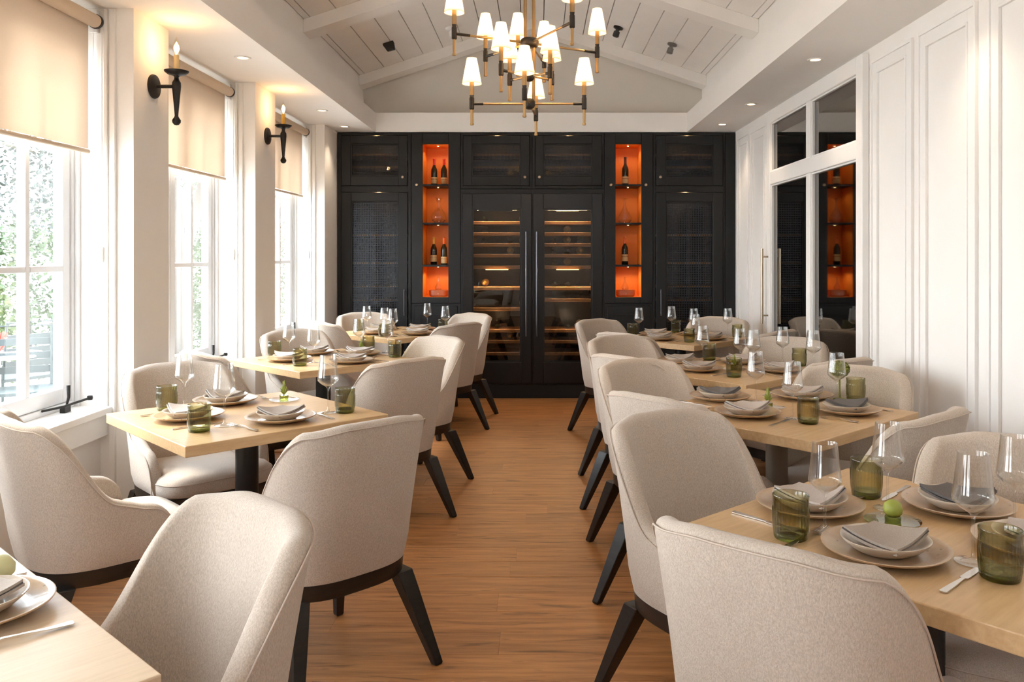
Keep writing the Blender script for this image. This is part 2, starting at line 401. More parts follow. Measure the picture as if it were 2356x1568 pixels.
# mirror unit
mz0, mz1 = .28, 2.60
mu = tag(empty('mirror_panel', (XR-.001, 6.0, 0)), 'white framed tinted wall mirror of two columns reflecting the wine cabinet', 'mirror')
ya, yb_ = 4.97-6, 7.0-6
cols = [(5.101-6, 5.91-6), (6.03-6, 6.93-6)]
fm = MB().ringx(ya, yb_, .18, 2.66, 5.07-6, 6.95-6, mz0, 2.555, -.045, 0)
fm.box(-.045, 0, 5.07-6, 6.95-6, 2.035, 2.145)
fm.box(-.045, 0, 5.925-6, 6.015-6, mz0, 2.035); fm.box(-.045, 0, 5.925-6, 6.015-6, 2.145, 2.555)
fm.obj('frame', 'trimw', mu, bevel=.006)
for (a, b) in ((5.07-6, 5.925-6), (6.015-6, 6.95-6)):
    for (c, e) in ((mz0, 2.035), (2.145, 2.555)):
        MB().box(-.012, -.004, a, b, c, e).obj('mirror_pane', 'mirror', mu)
        MB().ringx(a+.0005, b-.0005, c+.0005, e-.0005, a+.012, b-.012, c+.012, e-.012, -.03, -.0125).obj('bead', 'trimw', mu)

# baseboards
struct(MB().box(XR-.016, XR, 1.0, 4.96, 0, .14).obj('baseboard_right', 'trimw', bevel=.003), 'white baseboard along the right wall', 'baseboard')
bb = MB()
for i in range(0, len(ys), 2): bb.box(XL, XL+.014, ys[i], min(ys[i+1], 8.33), 0, .14)
struct(bb.obj('baseboard_left', 'trimw'), 'white baseboard at the foot of the window piers', 'baseboard')

# ------------------------------------------------------------------ soffits and vault
BL, BR, EL, ER, RX = -1.643, 1.507, -1.80, 1.69, -.055
ZT = 2.882; YG = 8.52
s = MB().box(-2.56, BL, YB, Y0+.25, ZS, ZT); struct(s.obj('trim_1', 'wall'), 'white boxed soffit along the window wall', 'soffit')
s = MB().box(BR, XR+.12, YB, Y0+.25, ZS, ZT); struct(s.obj('trim_2', 'wall'), 'white boxed soffit along the right wall', 'soffit')
s = MB().box(BL, BR, Y0, Y0+.25, ZS, ZT); struct(s.obj('trim_3', 'wall'), 'white header beam over the dark wine cabinets', 'beam')
uw = MB().box(EL-.1, EL, YB, YG+.1, ZT, 3.33); struct(uw.obj('wall_upper_left', 'wall'), 'white upper wall above the left soffit', 'wall')
uw = MB().box(ER, ER+.1, YB, YG+.1, ZT, 3.33); struct(uw.obj('wall_upper_right', 'wall'), 'white upper wall above the right soffit', 'wall')
SL = .329; ZE = 3.25; ZA = ZE+SL*1.745
gb = MB(); gp = [(EL-.1, ZT-.05), (ER+.1, ZT-.05), (ER+.1, ZE+.05), (RX, ZA+.08), (EL-.1, ZE+.05)]
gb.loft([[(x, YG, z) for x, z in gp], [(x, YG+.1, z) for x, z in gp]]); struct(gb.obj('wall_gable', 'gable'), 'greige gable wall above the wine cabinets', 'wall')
struct(MB().box(-2.56, XR+.12, 9.0, 9.1, 0, ZS).obj('wall_back', 'wall'), 'wall behind the dark cabinets', 'wall')
ce = MB()
for sg, ex in ((-1, EL-.1), (1, ER+.1)):
    a = abs(ex-RX)
    pts = [(RX, ZA+.03), (ex, ZA-SL*a+.03), (ex, ZA-SL*a+.09), (RX, ZA+.09)]
    ce.loft([[(x, YB, z) for x, z in pts], [(x, YG, z) for x, z in pts]])
CE = struct(ce.obj('ceiling', 'gap'), 'white vaulted plank ceiling with rafters', 'ceiling')
for sg, ex in ((-1, EL), (1, ER)):
    x = RX
    k = 0
    while abs(x-ex) > .01:
        w_ = min(.1975 if k else .115 if sg < 0 else .115, abs(ex-x))
        x2 = x+sg*w_; g = .008*sg
        za, zb_ = ZA-SL*abs(x+g*.0-RX), ZA-SL*abs(x2-g-RX)
        ya = YB
        for yb2 in (2.3, 5.2, YG):
            pts = [(x, za), (x2-g, zb_), (x2-g, zb_+.028), (x, za+.028)]
            MB().loft([[(p, ya+.001, q) for p, q in pts], [(p, yb2-.001, q) for p, q in pts]]).obj('plank', 'ceil', CE)
            ya = yb2
        x = x2; k += 1
for yr in (.36, 2.34, 4.34, 6.32, 8.30):
    for sg, ex in ((-1, EL), (1, ER)):
        a = abs(ex-RX); dz = .105
        pts = [(RX, ZA), (ex, ZE), (ex, ZE-dz), (RX, ZA-dz)]
        MB().loft([[(x, yr, z) for x, z in pts], [(x, yr+.2, z) for x, z in pts]]).obj('rafter', 'ceil', CE, bevel=.004)
# rear wall behind the camera
rw = MB().box(-2.56, XR+.12, YB-.1, YB, 0, ZS)
rw.loft([[(x, YB-.1, z) for x, z in gp], [(x, YB, z) for x, z in gp]])
struct(rw.obj('wall_front', 'wall'), 'white wall behind the camera', 'wall')

# recessed downlights
def spotlight(name, loc, e, size, blend, col, rot=(0, 0, 0), r=.03, parent=None):
    l = bpy.data.lights.new(name, 'SPOT'); l.energy = e; l.spot_size = rad(size); l.spot_blend = blend; l.color = col; l.shadow_soft_size = r
    o = bpy.data.objects.new(name, l); o.location = loc; o.rotation_euler = rot; COL.objects.link(o)
    if parent: o.parent = parent
    return o
def pointlight(name, loc, e, col, r, parent=None):
    l = bpy.data.lights.new(name, 'POINT'); l.energy = e; l.color = col; l.shadow_soft_size = r
    o = bpy.data.objects.new(name, l); o.location = loc; COL.objects.link(o)
    if parent: o.parent = parent
    return o
dl0 = None
dlpos = [(-1.857, 5.19), (-1.855, 7.09), (-1.87, 7.98), (-1.857, 3.2), (-1.857, 1.4), (1.76, 5.24), (1.754, 6.8), (1.752, 7.85), (1.76, 3.68), (1.76, 2.1), (1.76, .5)]
names = ['nearest of the three in the left soffit', 'middle of the three in the left soffit', 'farthest in the left soffit', 'left soffit near the first sconce, out of view', 'left soffit beside the camera',
         'brightest one in the right soffit above the mirror', 'middle one in the right soffit', 'farthest in the right soffit, near the cabinets', 'at the top edge of the right soffit', 'right soffit beside the camera', 'right soffit behind the view']
trm = MB().lathe([(.030, .004), (.033, -.004), (.048, -.006), (.052, 0)], 24, cap0=False, cap1=False).mesh('trim_ring', smooth=True)
lns = MB().lathe([(.029, 0), (.0005, .0)], 20, cap0=False).mesh('lens')
for (x, y_), nm in zip(dlpos, names):
    o = tag(empty('downlight', (x, y_, ZS-.0005)), 'small round recessed downlight, ' + nm, 'light', 'recessed soffit downlights')
    mk('trim_ring', trm, 'lens_white', o); mk('lens', lns, 'downlight_glow', o, (0, 0, -.001))
    spotlight('downlight_beam', (0, 0, -.012), 14 if x > 0 else 12, 95, .9, (1, .78, .56), parent=o)

# ------------------------------------------------------------------ wine cabinets (measured on the front plane)
S_ = F_PX/Y0
def cx(p): return (p-CXP)/S_
def cz(p): return 1.45-(p-HYP)/S_
DEP = .5
def carcass(x0, x1, z0, z1, mt='black_paint', t=.018):
    m = MB().box(x0, x0+t, Y0, Y0+DEP, z0, z1).box(x1-t, x1, Y0, Y0+DEP, z0, z1)
    m.box(x0+t, x1-t, Y0, Y0+DEP, z0, z0+t).box(x0+t, x1-t, Y0, Y0+DEP, z1-t, z1).box(x0+t, x1-t, Y0+DEP-t, Y0+DEP, z0+t, z1-t)
    return m
knobm = MB().lathe([(.006, 0), (.006, -.014), (.014, -.020), (.016, -.028), (.011, -.034), (.0005, -.035)], 16, axis='y', cap0=False, cap1=False).mesh('knob', smooth=True)
def grille(x0, x1, z0, z1, sp, w_, par, offs=.0):
    m = MB(); yf = Y0+.004
    n = max(2, round((x1-x0)/sp))
    for i in range(n+1):
        x = x0+(x1-x0)*i/n; m.box(x-w_/2, x+w_/2, yf, yf+.0025, z0, z1)
    n = max(2, round((z1-z0)/sp))
    for i in range(n+1):
        z = z0+(z1-z0)*i/n; m.box(x0, x1, yf-.0025, yf-.0001, z-w_/2, z+w_/2)
    o = m.obj('mesh_grille', 'grille_metal', par); o['kind'] = 'stuff'; return o
def door(unit, r, op, mt='black_paint', knob=None, pull=None, mesh=None, glass='cab_glass', yb=0):
    x0, x1, z1, z0 = cx(r[0]), cx(r[1]), cz(r[2]), cz(r[3]); a0, a1, c1, c0 = cx(op[0]), cx(op[1]), cz(op[2]), cz(op[3])
    m = MB().ring(x0, x1, z0, z1, a0, a1, c0, c1, Y0-.024, Y0-.002)
    dd = m.obj('door', mt, unit, bevel=.0025, seg=1)
    MB().ring(a0, a1, c0, c1, a0+.012, a1-.012, c0+.012, c1-.012, Y0-.016, Y0-.004).obj('bead', mt, dd)
    MB().box(a0, a1, Y0+.010, Y0+.014, c0, c1).obj('glass_pane', glass, dd)
    if mesh: grille(a0, a1, c0, c1, mesh[0], mesh[1], dd)
    if knob: mk('knob', knobm, 'knob_metal', dd, (cx(knob[0]), Y0-.024, cz(knob[1])))
    if pull:
        px, pa, pb, rr = pull
        t = MB().tube([(cx(px), Y0-.06, cz(pa)), (cx(px), Y0-.06, cz(pb))], rr, 10)
        for q in (pa+6, pb-6): t.tube([(cx(px), Y0-.06, cz(q)), (cx(px), Y0-.02, cz(q))], rr*.8, 8)
        t.obj('handle', 'pull_metal', dd, smooth=True)
    return dd
def shelffront(unit, x0, x1, ypx, th=.03, mt='shelf_wood', name='shelf', dep=.40):
    z = cz(ypx); return MB().box(x0, x1, Y0+.05, Y0+.05+dep, z-th/2, z+th/2).obj(name, mt, unit, bevel=.003, seg=1)
BOT = [0]
botp = [(.0005, 0), (.034, 0), (.037, .004), (.037, .17), (.034, .195), (.020, .225), (.0145, .245), (.0135, .30), (.0155, .302), (.0155, .315), (.0005, .316)]
botm = MB().lathe(botp, 24, cap0=False, cap1=False).mesh('glass_body', smooth=True)
lied = MB().lathe([(.0372, 0), (.0376, .001), (.0376, .077), (.0372, .078)], 24, cap0=False, cap1=False).mesh('label', smooth=True)
foil = MB().lathe([(.0155, .0), (.0152, .03), (.0148, .062), (.0168, .064), (.0168, .078), (.0005, .079)], 20, cap0=False, cap1=False).mesh('foil_capsule', smooth=True)
def bottle(x, z, fo, lab, y_=Y0+.14, sc=1, lz=.045):
    b = tag(empty('wine_bottle', (x, y_, z)), lab, 'bottle', 'wine bottles in the lit niches'); b.scale = (sc, sc, sc)
    mk('glass_body', botm, 'bottle', b); mk('label', lied, 'label', b, (0, 0, lz))
    MB().lathe([(.0380, 0), (.0380, .006)], 24, cap0=False, cap1=False).obj('label_band', 'label_ink', b, loc=(0, 0, lz+.05))
    f_ = foil.copy(); f_.materials.clear(); f_.materials.append(MATS[fo]); mk('foil_capsule', f_, fo, b, (0, 0, .24)); return b
def decanter(x, z, kind, lab, y_=Y0+.16, sc=1):
    if kind == 'vase': pr = [(.04, .001), (.075, .03), (.085, .065), (.075, .10), (.04, .15), (.020, .19), (.018, .215), (.028, .24), (.045, .275)]
    elif kind == 'tall': pr = [(.05, .001), (.078, .03), (.08, .06), (.06, .10), (.028, .15), (.013, .20), (.012, .24), (.02, .262), (.046, .272)]
    else: pr = [(.03, .001), (.045, .02), (.042, .04), (.022, .075), (.013, .11), (.012, .15), (.02, .165)]
    full = pr+[(r-.003, q) for r, q in reversed(pr)]
    o = MB().lathe(full, 32, cap0=False, cap1=False).obj('decanter', 'decanter_glass', smooth=True, loc=(x, y_, z)); o.scale = (sc,)*3
    return tag(o, lab, 'decanter', 'glass decanters in the lit niches')

# filler, outer frame, toe kick
cab = {}
def unit(name, label, r, mt='black_paint', inner=True):
    x0, x1, z1, z0 = cx(r[0]), cx(r[1]), cz(r[2]), cz(r[3])
    u = tag(empty(name, ((x0+x1)/2*0, 0, 0)), label, 'cabinet'); carcass(x0, x1, z0, z1).obj('body', mt, u); return u
ZTOP = 306
U1 = unit('tall_cabinet', 'black tall cabinet with woven mesh doors beside the window wall', (777, 946.8, ZTOP, 883))
fr1 = MB()
def faceframe(u, x0, x1, doors, extra=()):
    m = MB(); X0, X1 = cx(x0), cx(x1)
    m.box(X0+.001, cx(doors[0][0])-.004, Y0-.012, Y0-.0005, cz(883), cz(ZTOP)); m.box(cx(doors[0][1])+.004, X1-.001, Y0-.012, Y0-.0005, cz(883), cz(ZTOP))
    a, b = cx(doors[0][0])-.004, cx(doors[0][1])+.004
    z = cz(ZTOP)
    for (p, q, t, bt) in doors:
        m.box(a, b, Y0-.012, Y0-.0005, cz(t)+.004, z); z = cz(bt)-.004
    m.box(a, b, Y0-.012, Y0-.0005, cz(883), z)
    m.obj('face_frame', 'black_paint', u, bevel=.002, seg=1)
faceframe(U1, 777, 946, [(787, 938, 313, 427), (787, 938, 443, 876)])
door(U1, (787, 938, 313, 427), (808, 918, 331, 406), knob=(928, 408), mesh=(.014, .0032))
door(U1, (787, 938, 443, 876), (809, 918, 463, 800), pull=(932, 665, 725, .006), mesh=(.0235, .0085))
for p in (355, 383): shelffront(U1, cx(790), cx(936), p, .022)
for p in (540, 605, 660, 690, 740): shelffront(U1, cx(790), cx(936), p, .02)
MB().box(cx(779), cx(944), Y0+.02, Y0+.48, cz(440), cz(430)).obj('divider', 'black_paint', U1)
U5 = unit('tall_cabinet', 'black tall cabinet with woven mesh doors beside the white panelled wall', (1502.2, 1668.2, ZTOP, 883))
faceframe(U5, 1502, 1668, [(1509, 1662, 313, 427), (1509, 1662, 443, 876)])
door(U5, (1509, 1662, 313, 427), (1530, 1640, 331, 406), knob=(1518, 408), mesh=(.014, .0032))
door(U5, (1509, 1662, 443, 876), (1531, 1640, 463, 800), pull=(1519, 665, 725, .006), mesh=(.0235, .0085))
for p in (355, 383): shelffront(U5, cx(1510), cx(1660), p, .022)
for p in (540, 605, 660, 690, 740): shelffront(U5, cx(1510), cx(1660), p, .02)
MB().box(cx(1504), cx(1666), Y0+.02, Y0+.48, cz(440), cz(430)).obj('divider', 'black_paint', U5)
for (u, r) in ((U1, (777, 946)), (U5, (1502, 1668))):
    pointlight('shelf_fill', (cx(sum(r)/2), Y0+.22, cz(452)), 1.6, (1, .62, .3), .02, u)  # added fill lights without a fitting, to bring out the shelf fronts
    pointlight('shelf_fill', (cx(sum(r)/2), Y0+.12, cz(320)), 1.2, (1, .62, .3), .02, u)
# upper cabinets over the wine coolers
for i, (r, kn, ex, lb_) in enumerate((((1060, 1224.4, ZTOP, 434), (1208, 408), (1066, 1218), 'black upper cabinet above the left wine cooler'), ((1224.6, 1390, ZTOP, 434), (1241, 408), (1232, 1384), 'black upper cabinet above the right wine cooler'))):
    u = unit('upper_cabinet', lb_, r)
    m = MB().ring(cx(r[0])+.001, cx(r[1])-.001, cz(434), cz(ZTOP), cx(ex[0])-.004, cx(ex[1])+.004, cz(427)-.004, cz(313)+.004, Y0-.012, Y0-.0005); m.obj('face_frame', 'black_paint', u, bevel=.002, seg=1)
    o0 = ex[0]+20 if i == 0 else ex[0]+18
    door(u, (ex[0], ex[1], 313, 427), (o0, o0+112, 331, 406), knob=kn, mesh=(.014, .0032))
    for p in (355, 383): shelffront(u, cx(ex[0]+4), cx(ex[1]-4), p, .022)
    pointlight('shelf_fill', (cx((ex[0]+ex[1])/2), Y0+.12, cz(320)), 1.5, (1, .62, .3), .02, u)  # fill light added to brighten the shelves behind the grille, no real lamp
# wine coolers
for i, (r, op, pl, lb_) in enumerate((((1060, 1224.4, 435, 883), (1087, 1199), 1211, 'black wine cooler with glass door, left one of the pair'), ((1224.6, 1390, 435, 883), (1250, 1362), 1235, 'black wine cooler with glass door, right one of the pair'))):
    u = tag(empty('wine_cooler'), lb_, 'wine cooler', 'pair of built in wine coolers')
    x0, x1, z1, z0 = cx(r[0]), cx(r[1]), cz(r[2]), cz(r[3])
    carcass(x0, x1, z0, z1).obj('body', 'black_gloss', u)
    dd = door(u, ((1065, 1227)[i], (1222.5, 1385)[i], 446, 880), (op[0], op[1], 481, 832), 'black_gloss', glass='fridge_glass')
    t = MB().tube([(cx(pl), Y0-.065, cz(533)), (cx(pl), Y0-.065, cz(772))], .009, 12)
    for q in (545, 760): t.tube([(cx(pl), Y0-.065, cz(q)), (cx(pl), Y0-.02, cz(q))], .007, 8)
    t.obj('handle', 'pull_metal', dd, smooth=True)
    MB().ring(x0+.001, x1-.001, z0, z1-.001, cx((1064.5, 1226.5)[i]), cx((1223, 1385.5)[i]), cz(880.5), cz(445), Y0-.012, Y0-.0005).obj('face_frame', 'black_paint', u)
    if i == 0: MB().box(cx(1102), cx(1180), Y0-.028, Y0-.0235, cz(486), cz(472)).obj('vent_slot', 'black_gloss', dd)
    for p in (512, 538, 563, 588, 615, 664, (712, 691)[i], 762, 787, 815):
        sh = shelffront(u, x0+.03, x1-.03, p, .033, dep=.36)
        nb = 5
        for k in range(nb):
            if random.random() < .45:
                xx = x0+.10+k*(x1-x0-.2)/(nb-1)
                MB().lathe([(.014, 0), (.015, .10), (.036, .16), (.037, .30)], 12, (xx, Y0+.075, cz(p)+.055), axis='y').obj('bottle_neck', 'bottle' if random.random() < .6 else 'foil_gold', u, smooth=True)
    for z in (484, 620):
        MB().box(cx(op[0]+30), cx(op[1]-30), Y0+.03, Y0+.045, cz(z)-.003, cz(z)+.003).obj('light_strip', 'led_glow', u)
        arealight('cooler_light', (cx(sum(op)/2), Y0+.04, cz(z)-.006), (rad(-25), 0, 0), .4, .02, 9.0, (1, .72, .42)).parent = u
    pointlight('cooler_light', (cx(sum(op)/2), Y0+.035, cz(735)), 1.2, (1, .72, .42), .02, u)
# niche columns
for i, (r, op, lb_) in enumerate((((947, 1059.8, ZTOP, 883), (973, 1032), 'black display column with orange lit niches, the left one'), ((1390.2, 1502, ZTOP, 883), (1416, 1475), 'black display column with orange lit niches, the right one'))):
    u = tag(empty('display_cabinet'), lb_, 'cabinet', 'orange lit display columns')
    x0, x1, z1, z0 = cx(r[0])+.001, cx(r[1])-.001, cz(r[2]), cz(r[3]); a0, a1, c1, c0 = cx(op[0]), cx(op[1]), cz(332), cz(683)
    MB().ring(x0, x1, cz(697), z1, a0, a1, c0, c1, Y0-.018, Y0-.002).obj('face_frame', 'black_paint', u, bevel=.003, seg=1)
    bx = MB().box(x0, a0-.003, Y0, Y0+DEP, z0, z1).box(a1+.003, x1, Y0, Y0+DEP, z0, z1).box(a0-.003, a1+.003, Y0, Y0+DEP, z0, c0-.003).box(a0-.003, a1+.003, Y0, Y0+DEP, c1+.003, z1)
    bx.obj('body', 'black_paint', u)
    dn = MB().box(a0-.002, a0, Y0-.002, Y0+.31, c0, c1).box(a1, a1+.002, Y0-.002, Y0+.31, c0, c1).box(a0-.002, a1+.002, Y0+.31, Y0+.315, c0, c1)
    dn.box(a0-.002, a1+.002, Y0-.002, Y0+.31, c0-.002, c0).box(a0-.002, a1+.002, Y0-.002, Y0+.31, c1, c1+.002)
    dn.obj('niche_lining', 'orange', u)
    for p in (426, 514, 611): MB().box(a0-.012, a1+.0, Y0-.02, Y0+.305, cz(p)-.009, cz(p)+.009).obj('shelf', 'black_paint', u)
    cells = [(332, 426), (426, 514), (514, 611), (611, 683)]
    for k, (p, q) in enumerate(cells):
        zt = cz(p)-(.004 if k == 0 else .013)
        xm = (a0+a1)/2+.01
        MB().lathe([(.008, 0), (.008, -.003)], 12, (xm, Y0+.12, zt)).obj('niche_spot', 'led_glow', u)
        spotlight('niche_light', (xm, Y0+.11, zt-.008), (1.3, .7, .3, 1.9)[k], 150, .5, (1, .80, .55), parent=u, r=.01)
    # lower door
    zt, zb_ = cz(703), cz(876)
    MB().box(x0+.03, x1-.03, Y0-.022, Y0-.003, zb_, zt).obj('drawer', 'black_paint', u, bevel=.003, seg=1)
    MB().ring(x0+.085, x1-.085, zb_+.06, zt-.085, x0+.095, x1-.095, zb_+.07, zt-.095, Y0-.028, Y0-.022).obj('panel_bead', 'black_paint', u)
    MB().ring(x0, x1, z0, cz(699), x0+.028, x1-.028, zb_-.004, zt+.003, Y0-.012, Y0-.0005).obj('face_frame', 'black_paint', u)
    mk('knob', knobm, 'knob_metal', u, (cx((960, 1405)[i]), Y0-.018, cz(426)))
    if i == 1: mk('knob', knobm, 'knob_metal', u, (cx(1485), Y0-.018, cz(426)))
zA, zB, zC, zD = cz(426)+.0095, cz(514)+.0095, cz(611)+.0095, cz(683)+.001
bottle(cx(995), zA, 'foil_red', 'dark wine bottle with thin red foil on the top left niche shelf, left of two', sc=.86, lz=.02)
bottle(cx(1018), zA, 'foil_red', 'wine bottle with bright red foil on the top left niche shelf, right of two', sc=.86, lz=.015)
bottle(cx(994), zC, 'foil_gold', 'wine bottle with gold foil on the third shelf of left niche', sc=.88, lz=.035)
bottle(cx(1018), zC, 'foil_orange', 'wine bottle with orange foil and small low label on the third shelf of left niche', sc=.88, lz=.015)
bottle(cx(1442), zA, 'foil_dark', 'dark champagne bottle alone on the top shelf of right niche', sc=.92, lz=.02)
bottle(cx(1441), zC, 'foil_orange', 'wine bottle with reddish foil alone on the third shelf of right niche', sc=.90, lz=.04)
decanter(cx(1005), zB, 'vase', 'wide flared glass decanter on the second shelf of left niche', sc=.96)
decanter(cx(1441), zB, 'tall', 'slender glass decanter on the second shelf of right niche', sc=.94)
for px, nm in ((1006, 'left'), (1442, 'right')):
    t = MB().loft([[(x_*sx, y_*sy, z_) for x_, y_ in [(math.cos(a)*abs(math.cos(a))**-.4 if abs(math.cos(a)) > 1e-6 else 0, math.sin(a)*abs(math.sin(a))**-.4 if abs(math.sin(a)) > 1e-6 else 0) for a in [2*PI*k/24 for k in range(24)]]] for sx, sy, z_ in ((.080, .05, 0), (.095, .06, .01), (.098, .062, .055), (.094, .058, .066))])
    o = t.obj('wooden_box', 'tray', smooth=True, loc=(cx(px), Y0+.13, zD)); tag(o, 'small rounded reddish box at the foot of the %s orange niche' % nm, 'box', 'rounded boxes in the niches')
    MB().lathe([(.006, 0), (.006, -.004)], 10, (0, -.0635, .03), axis='y').obj('clasp', 'knob_metal', o)
    decanter(cx(px-1), zD+.0675, 'small', 'small bottle shaped decanter on top of the box in the %s niche' % nm, y_=Y0+.13, sc=.8)
wt = MB()
for k in (-1, 1):
    wt.tube([(k*.012, 0, 0), (k*.02, 0, .12), (k*.03, 0, .2), (k*.05, 0, .3)], [.008, .007, .010, .014], 8)
tag(wt.obj('glass_carafe', 'decanter_glass', smooth=True, loc=(cx(1441), Y0+.23, zA)), 'forked glass carafe behind the dark champagne bottle', 'carafe')
tk = MB().box(cx(777), cx(1690), Y0-.006, Y0+.3, 0, cz(884)); tag(tk.obj('toe_kick', 'black_paint', bevel=.002), 'black toe kick under the whole wine cabinet wall', 'plinth')
tag(MB().box(cx(1668.5), cx(1690)+.005, Y0-.015, Y0+.4, cz(883), cz(ZTOP)).obj('filler_panel', 'black_paint', bevel=.002), 'narrow black filler panel between the cabinets and the right wall', 'panel')

# ------------------------------------------------------------------ chairs
def chair_plan(n=64):
    w, dpt, tip = .272, .285, .15; pts = []
    ns = 12
    for i in range(ns): pts.append((w, tip-(tip)*i/ns))
    for i in range(n+1):
        a = PI*i/n; c, s_ = math.cos(a), math.sin(a); e = 2/2.9
        pts.append((w*math.copysign(abs(c)**e, c), -dpt*abs(s_)**e))
    for i in range(1, ns+1): pts.append((-w, tip*i/ns))
    # resample uniformly
    d_ = [0]
    for a, b in zip(pts, pts[1:]): d_.append(d_[-1]+math.dist(a, b))
    M_ = 84; out = []; j = 0
    for i in range(M_+1):
        t = d_[-1]*i/M_
        while j < len(d_)-2 and d_[j+1] < t: j += 1
        f = (t-d_[j])/(d_[j+1]-d_[j]) if d_[j+1] > d_[j] else 0
        out.append((pts[j][0]+(pts[j+1][0]-pts[j][0])*f, pts[j][1]+(pts[j+1][1]-pts[j][1])*f))
    return out, d_[-1]
def sstep(t): t = max(0, min(1, t)); return t*t*(3-2*t)
def chair_top(s_, tot):   # s_ distance from nearest arm tip
    if s_ < .11: return .45+.12*math.sqrt(max(0, 1-((.11-s_)/.11)**2))
    if s_ < .20: return .57+.035*((s_-.11)/.09)
    t = (s_-.20)/.215
    if t < 1: return .605+.282*(sstep(t)*.7+.3*t**1.2)
    return .887+.018*sstep((s_-.415)/.12)
def make_chair():
    pts, tot = chair_plan(); n = len(pts)
    root = empty('dining_chair')
    nor = []
    for i in range(n):
        a = pts[max(0, i-1)]; b = pts[min(n-1, i+1)]; tx, ty = b[0]-a[0], b[1]-a[1]; l = math.hypot(tx, ty)
        nor.append((-ty/l*-1 if False else ty/l, -tx/l))
    # outward test
    nor = [(nx, ny) if nx*p[0]+ny*(p[1]-.0) > 0 or abs(p[1]) > .2 and ny < 0 else (-nx, -ny) for (nx, ny), p in zip(nor, pts)]
    TH = .058; zb_ = .378
    rings = []; seam = []; seam2 = []
    for i, (p, nn) in enumerate(zip(pts, nor)):
        s_ = min(i, n-1-i)/(n-1)*tot; zt = chair_top(s_, tot)
        back = max(0, -nn[1]); th = TH*(.8+.2*min(1, s_/.2))
        def off(z):
            t = (z-zb_)/.56
            return -.010*max(0, 1-(z-zb_)/.05)**2 + back*(.095*t**1.25)+(1-back)*.035*t
        ring = []
        r_ = min(th/2, (zt-.40)/2)
        for k in range(7):
            z = zb_+(zt-r_-zb_)*k/6; o = off(z); ring.append((p[0]+nn[0]*o, p[1]+nn[1]*o, z))
        base = off(zt-r_)
        seam.append(Vector((p[0]+nn[0]*(base+off(zt)-off(zt-r_)), p[1]+nn[1]*(base+off(zt)-off(zt-r_)), zt-r_*.55)))
        for k in range(1, 8):
            a = PI*k/8; o = base-th/2+th/2*math.cos(a)+(off(zt)-base)*math.sin(a); z = zt-r_+r_*math.sin(a)**.8
            ring.append((p[0]+nn[0]*o, p[1]+nn[1]*o, z))
        for k in range(6):
            z = zt-r_-(zt-r_-.40)*k/5; o = off(z)-th-.012*sstep((zt-z)/.3)*back; ring.append((p[0]+nn[0]*o, p[1]+nn[1]*o, z))
        rings.append(ring)
        inn = ring[13]; seam2.append(Vector(inn))
    m = MB(); m.loft(rings)
    m.obj('backrest', 'fabric', root, smooth=60)
    MB().tube([Vector((seam[0].x, seam[0].y, .385))]+seam+[Vector((seam[-1].x, seam[-1].y, .385))], .0024, 6).obj('piping', 'piping', root, smooth=True)
    # seat cushion
    def outline(grow=0, n_=72):
        o = []
        for k in range(n_):
            a = 2*PI*k/n_; c, s2 = math.cos(a), math.sin(a)
            if s2 >= 0: e = 2/5.0; x, y_ = .268*math.copysign(abs(c)**e, c), .295*abs(s2)**e
            else: e = 2/3.2; x, y_ = .268*math.copysign(abs(c)**e, c), -.24*abs(s2)**e
            # behind the arm tips the cushion sits between the arms
            lim = .268 if y_ > .165 else (.222 if y_ < .145 else .222+.046*(y_-.145)/.02)
            x = max(-lim, min(lim, x)); y_ = max(y_, -.225)
            l = math.hypot(x, y_) or 1
            o.append((x*(1+grow/l), y_*(1+grow/l)))
        return o
    rr = []
    for (g, z) in ((-.012, .3775), (0, .388), (.003, .41), (.003, .43), (-.004, .445), (-.02, .458), (-.06, .468), (-.12, .474), (-.19, .477)):
        rr.append([(x, y_, z) for x, y_ in outline(g)])
    MB().loft(rr).obj('seat', 'fabric_cool', root, smooth=60)
    so = [Vector((x, y_, .438)) for x, y_ in outline(.0025)]
    MB().tube([v for v in so if v.y > .16], .0028, 5).obj('piping', 'piping', root, smooth=True)
    # base rail
    ro = []
    for k in range(56):
        a = 2*PI*k/56; c, s2 = math.cos(a), math.sin(a)
        if s2 >= 0: e = 2/6.0; ro.append((.262*math.copysign(abs(c)**e, c), .283*abs(s2)**e))
        else: e = 2/2.9; ro.append((.262*math.copysign(abs(c)**e, c), -.275*abs(s2)**e))
    MB().loft([[(x*g, y_*g, z) for x, y_ in ro] for g, z in ((.975, .322), (.985, .326), (1, .376), (.97, .3775))]).obj('seat_rail', 'dark_wood', root, smooth=True)
    for sx in (-1, 1):
        for tp, ft, wt_, wb2 in (((.203, -.20), (.272, -.325), .033, .017), ((.215, .225), (.240, .270), .025, .016)):
            ring = []
            for (px, py, h, z) in ((tp[0], tp[1], wt_, .325), (tp[0]*.8+ft[0]*.2, tp[1]*.8+ft[1]*.2, wt_*.92, .262), (ft[0], ft[1], wb2, .008), (ft[0], ft[1], wb2*.8, 0)):
                q = [(-h, -h), (h, -h), (h, h), (-h, h)]
                if sx < 0: q = [(-h, h), (h, h), (h, -h), (-h, -h)]
                ring.append([(sx*(px)+u, py+v, z) for u, v in q])
            MB().loft(ring).obj('leg', 'dark_wood', root, bevel=.003, seg=1)
    return root
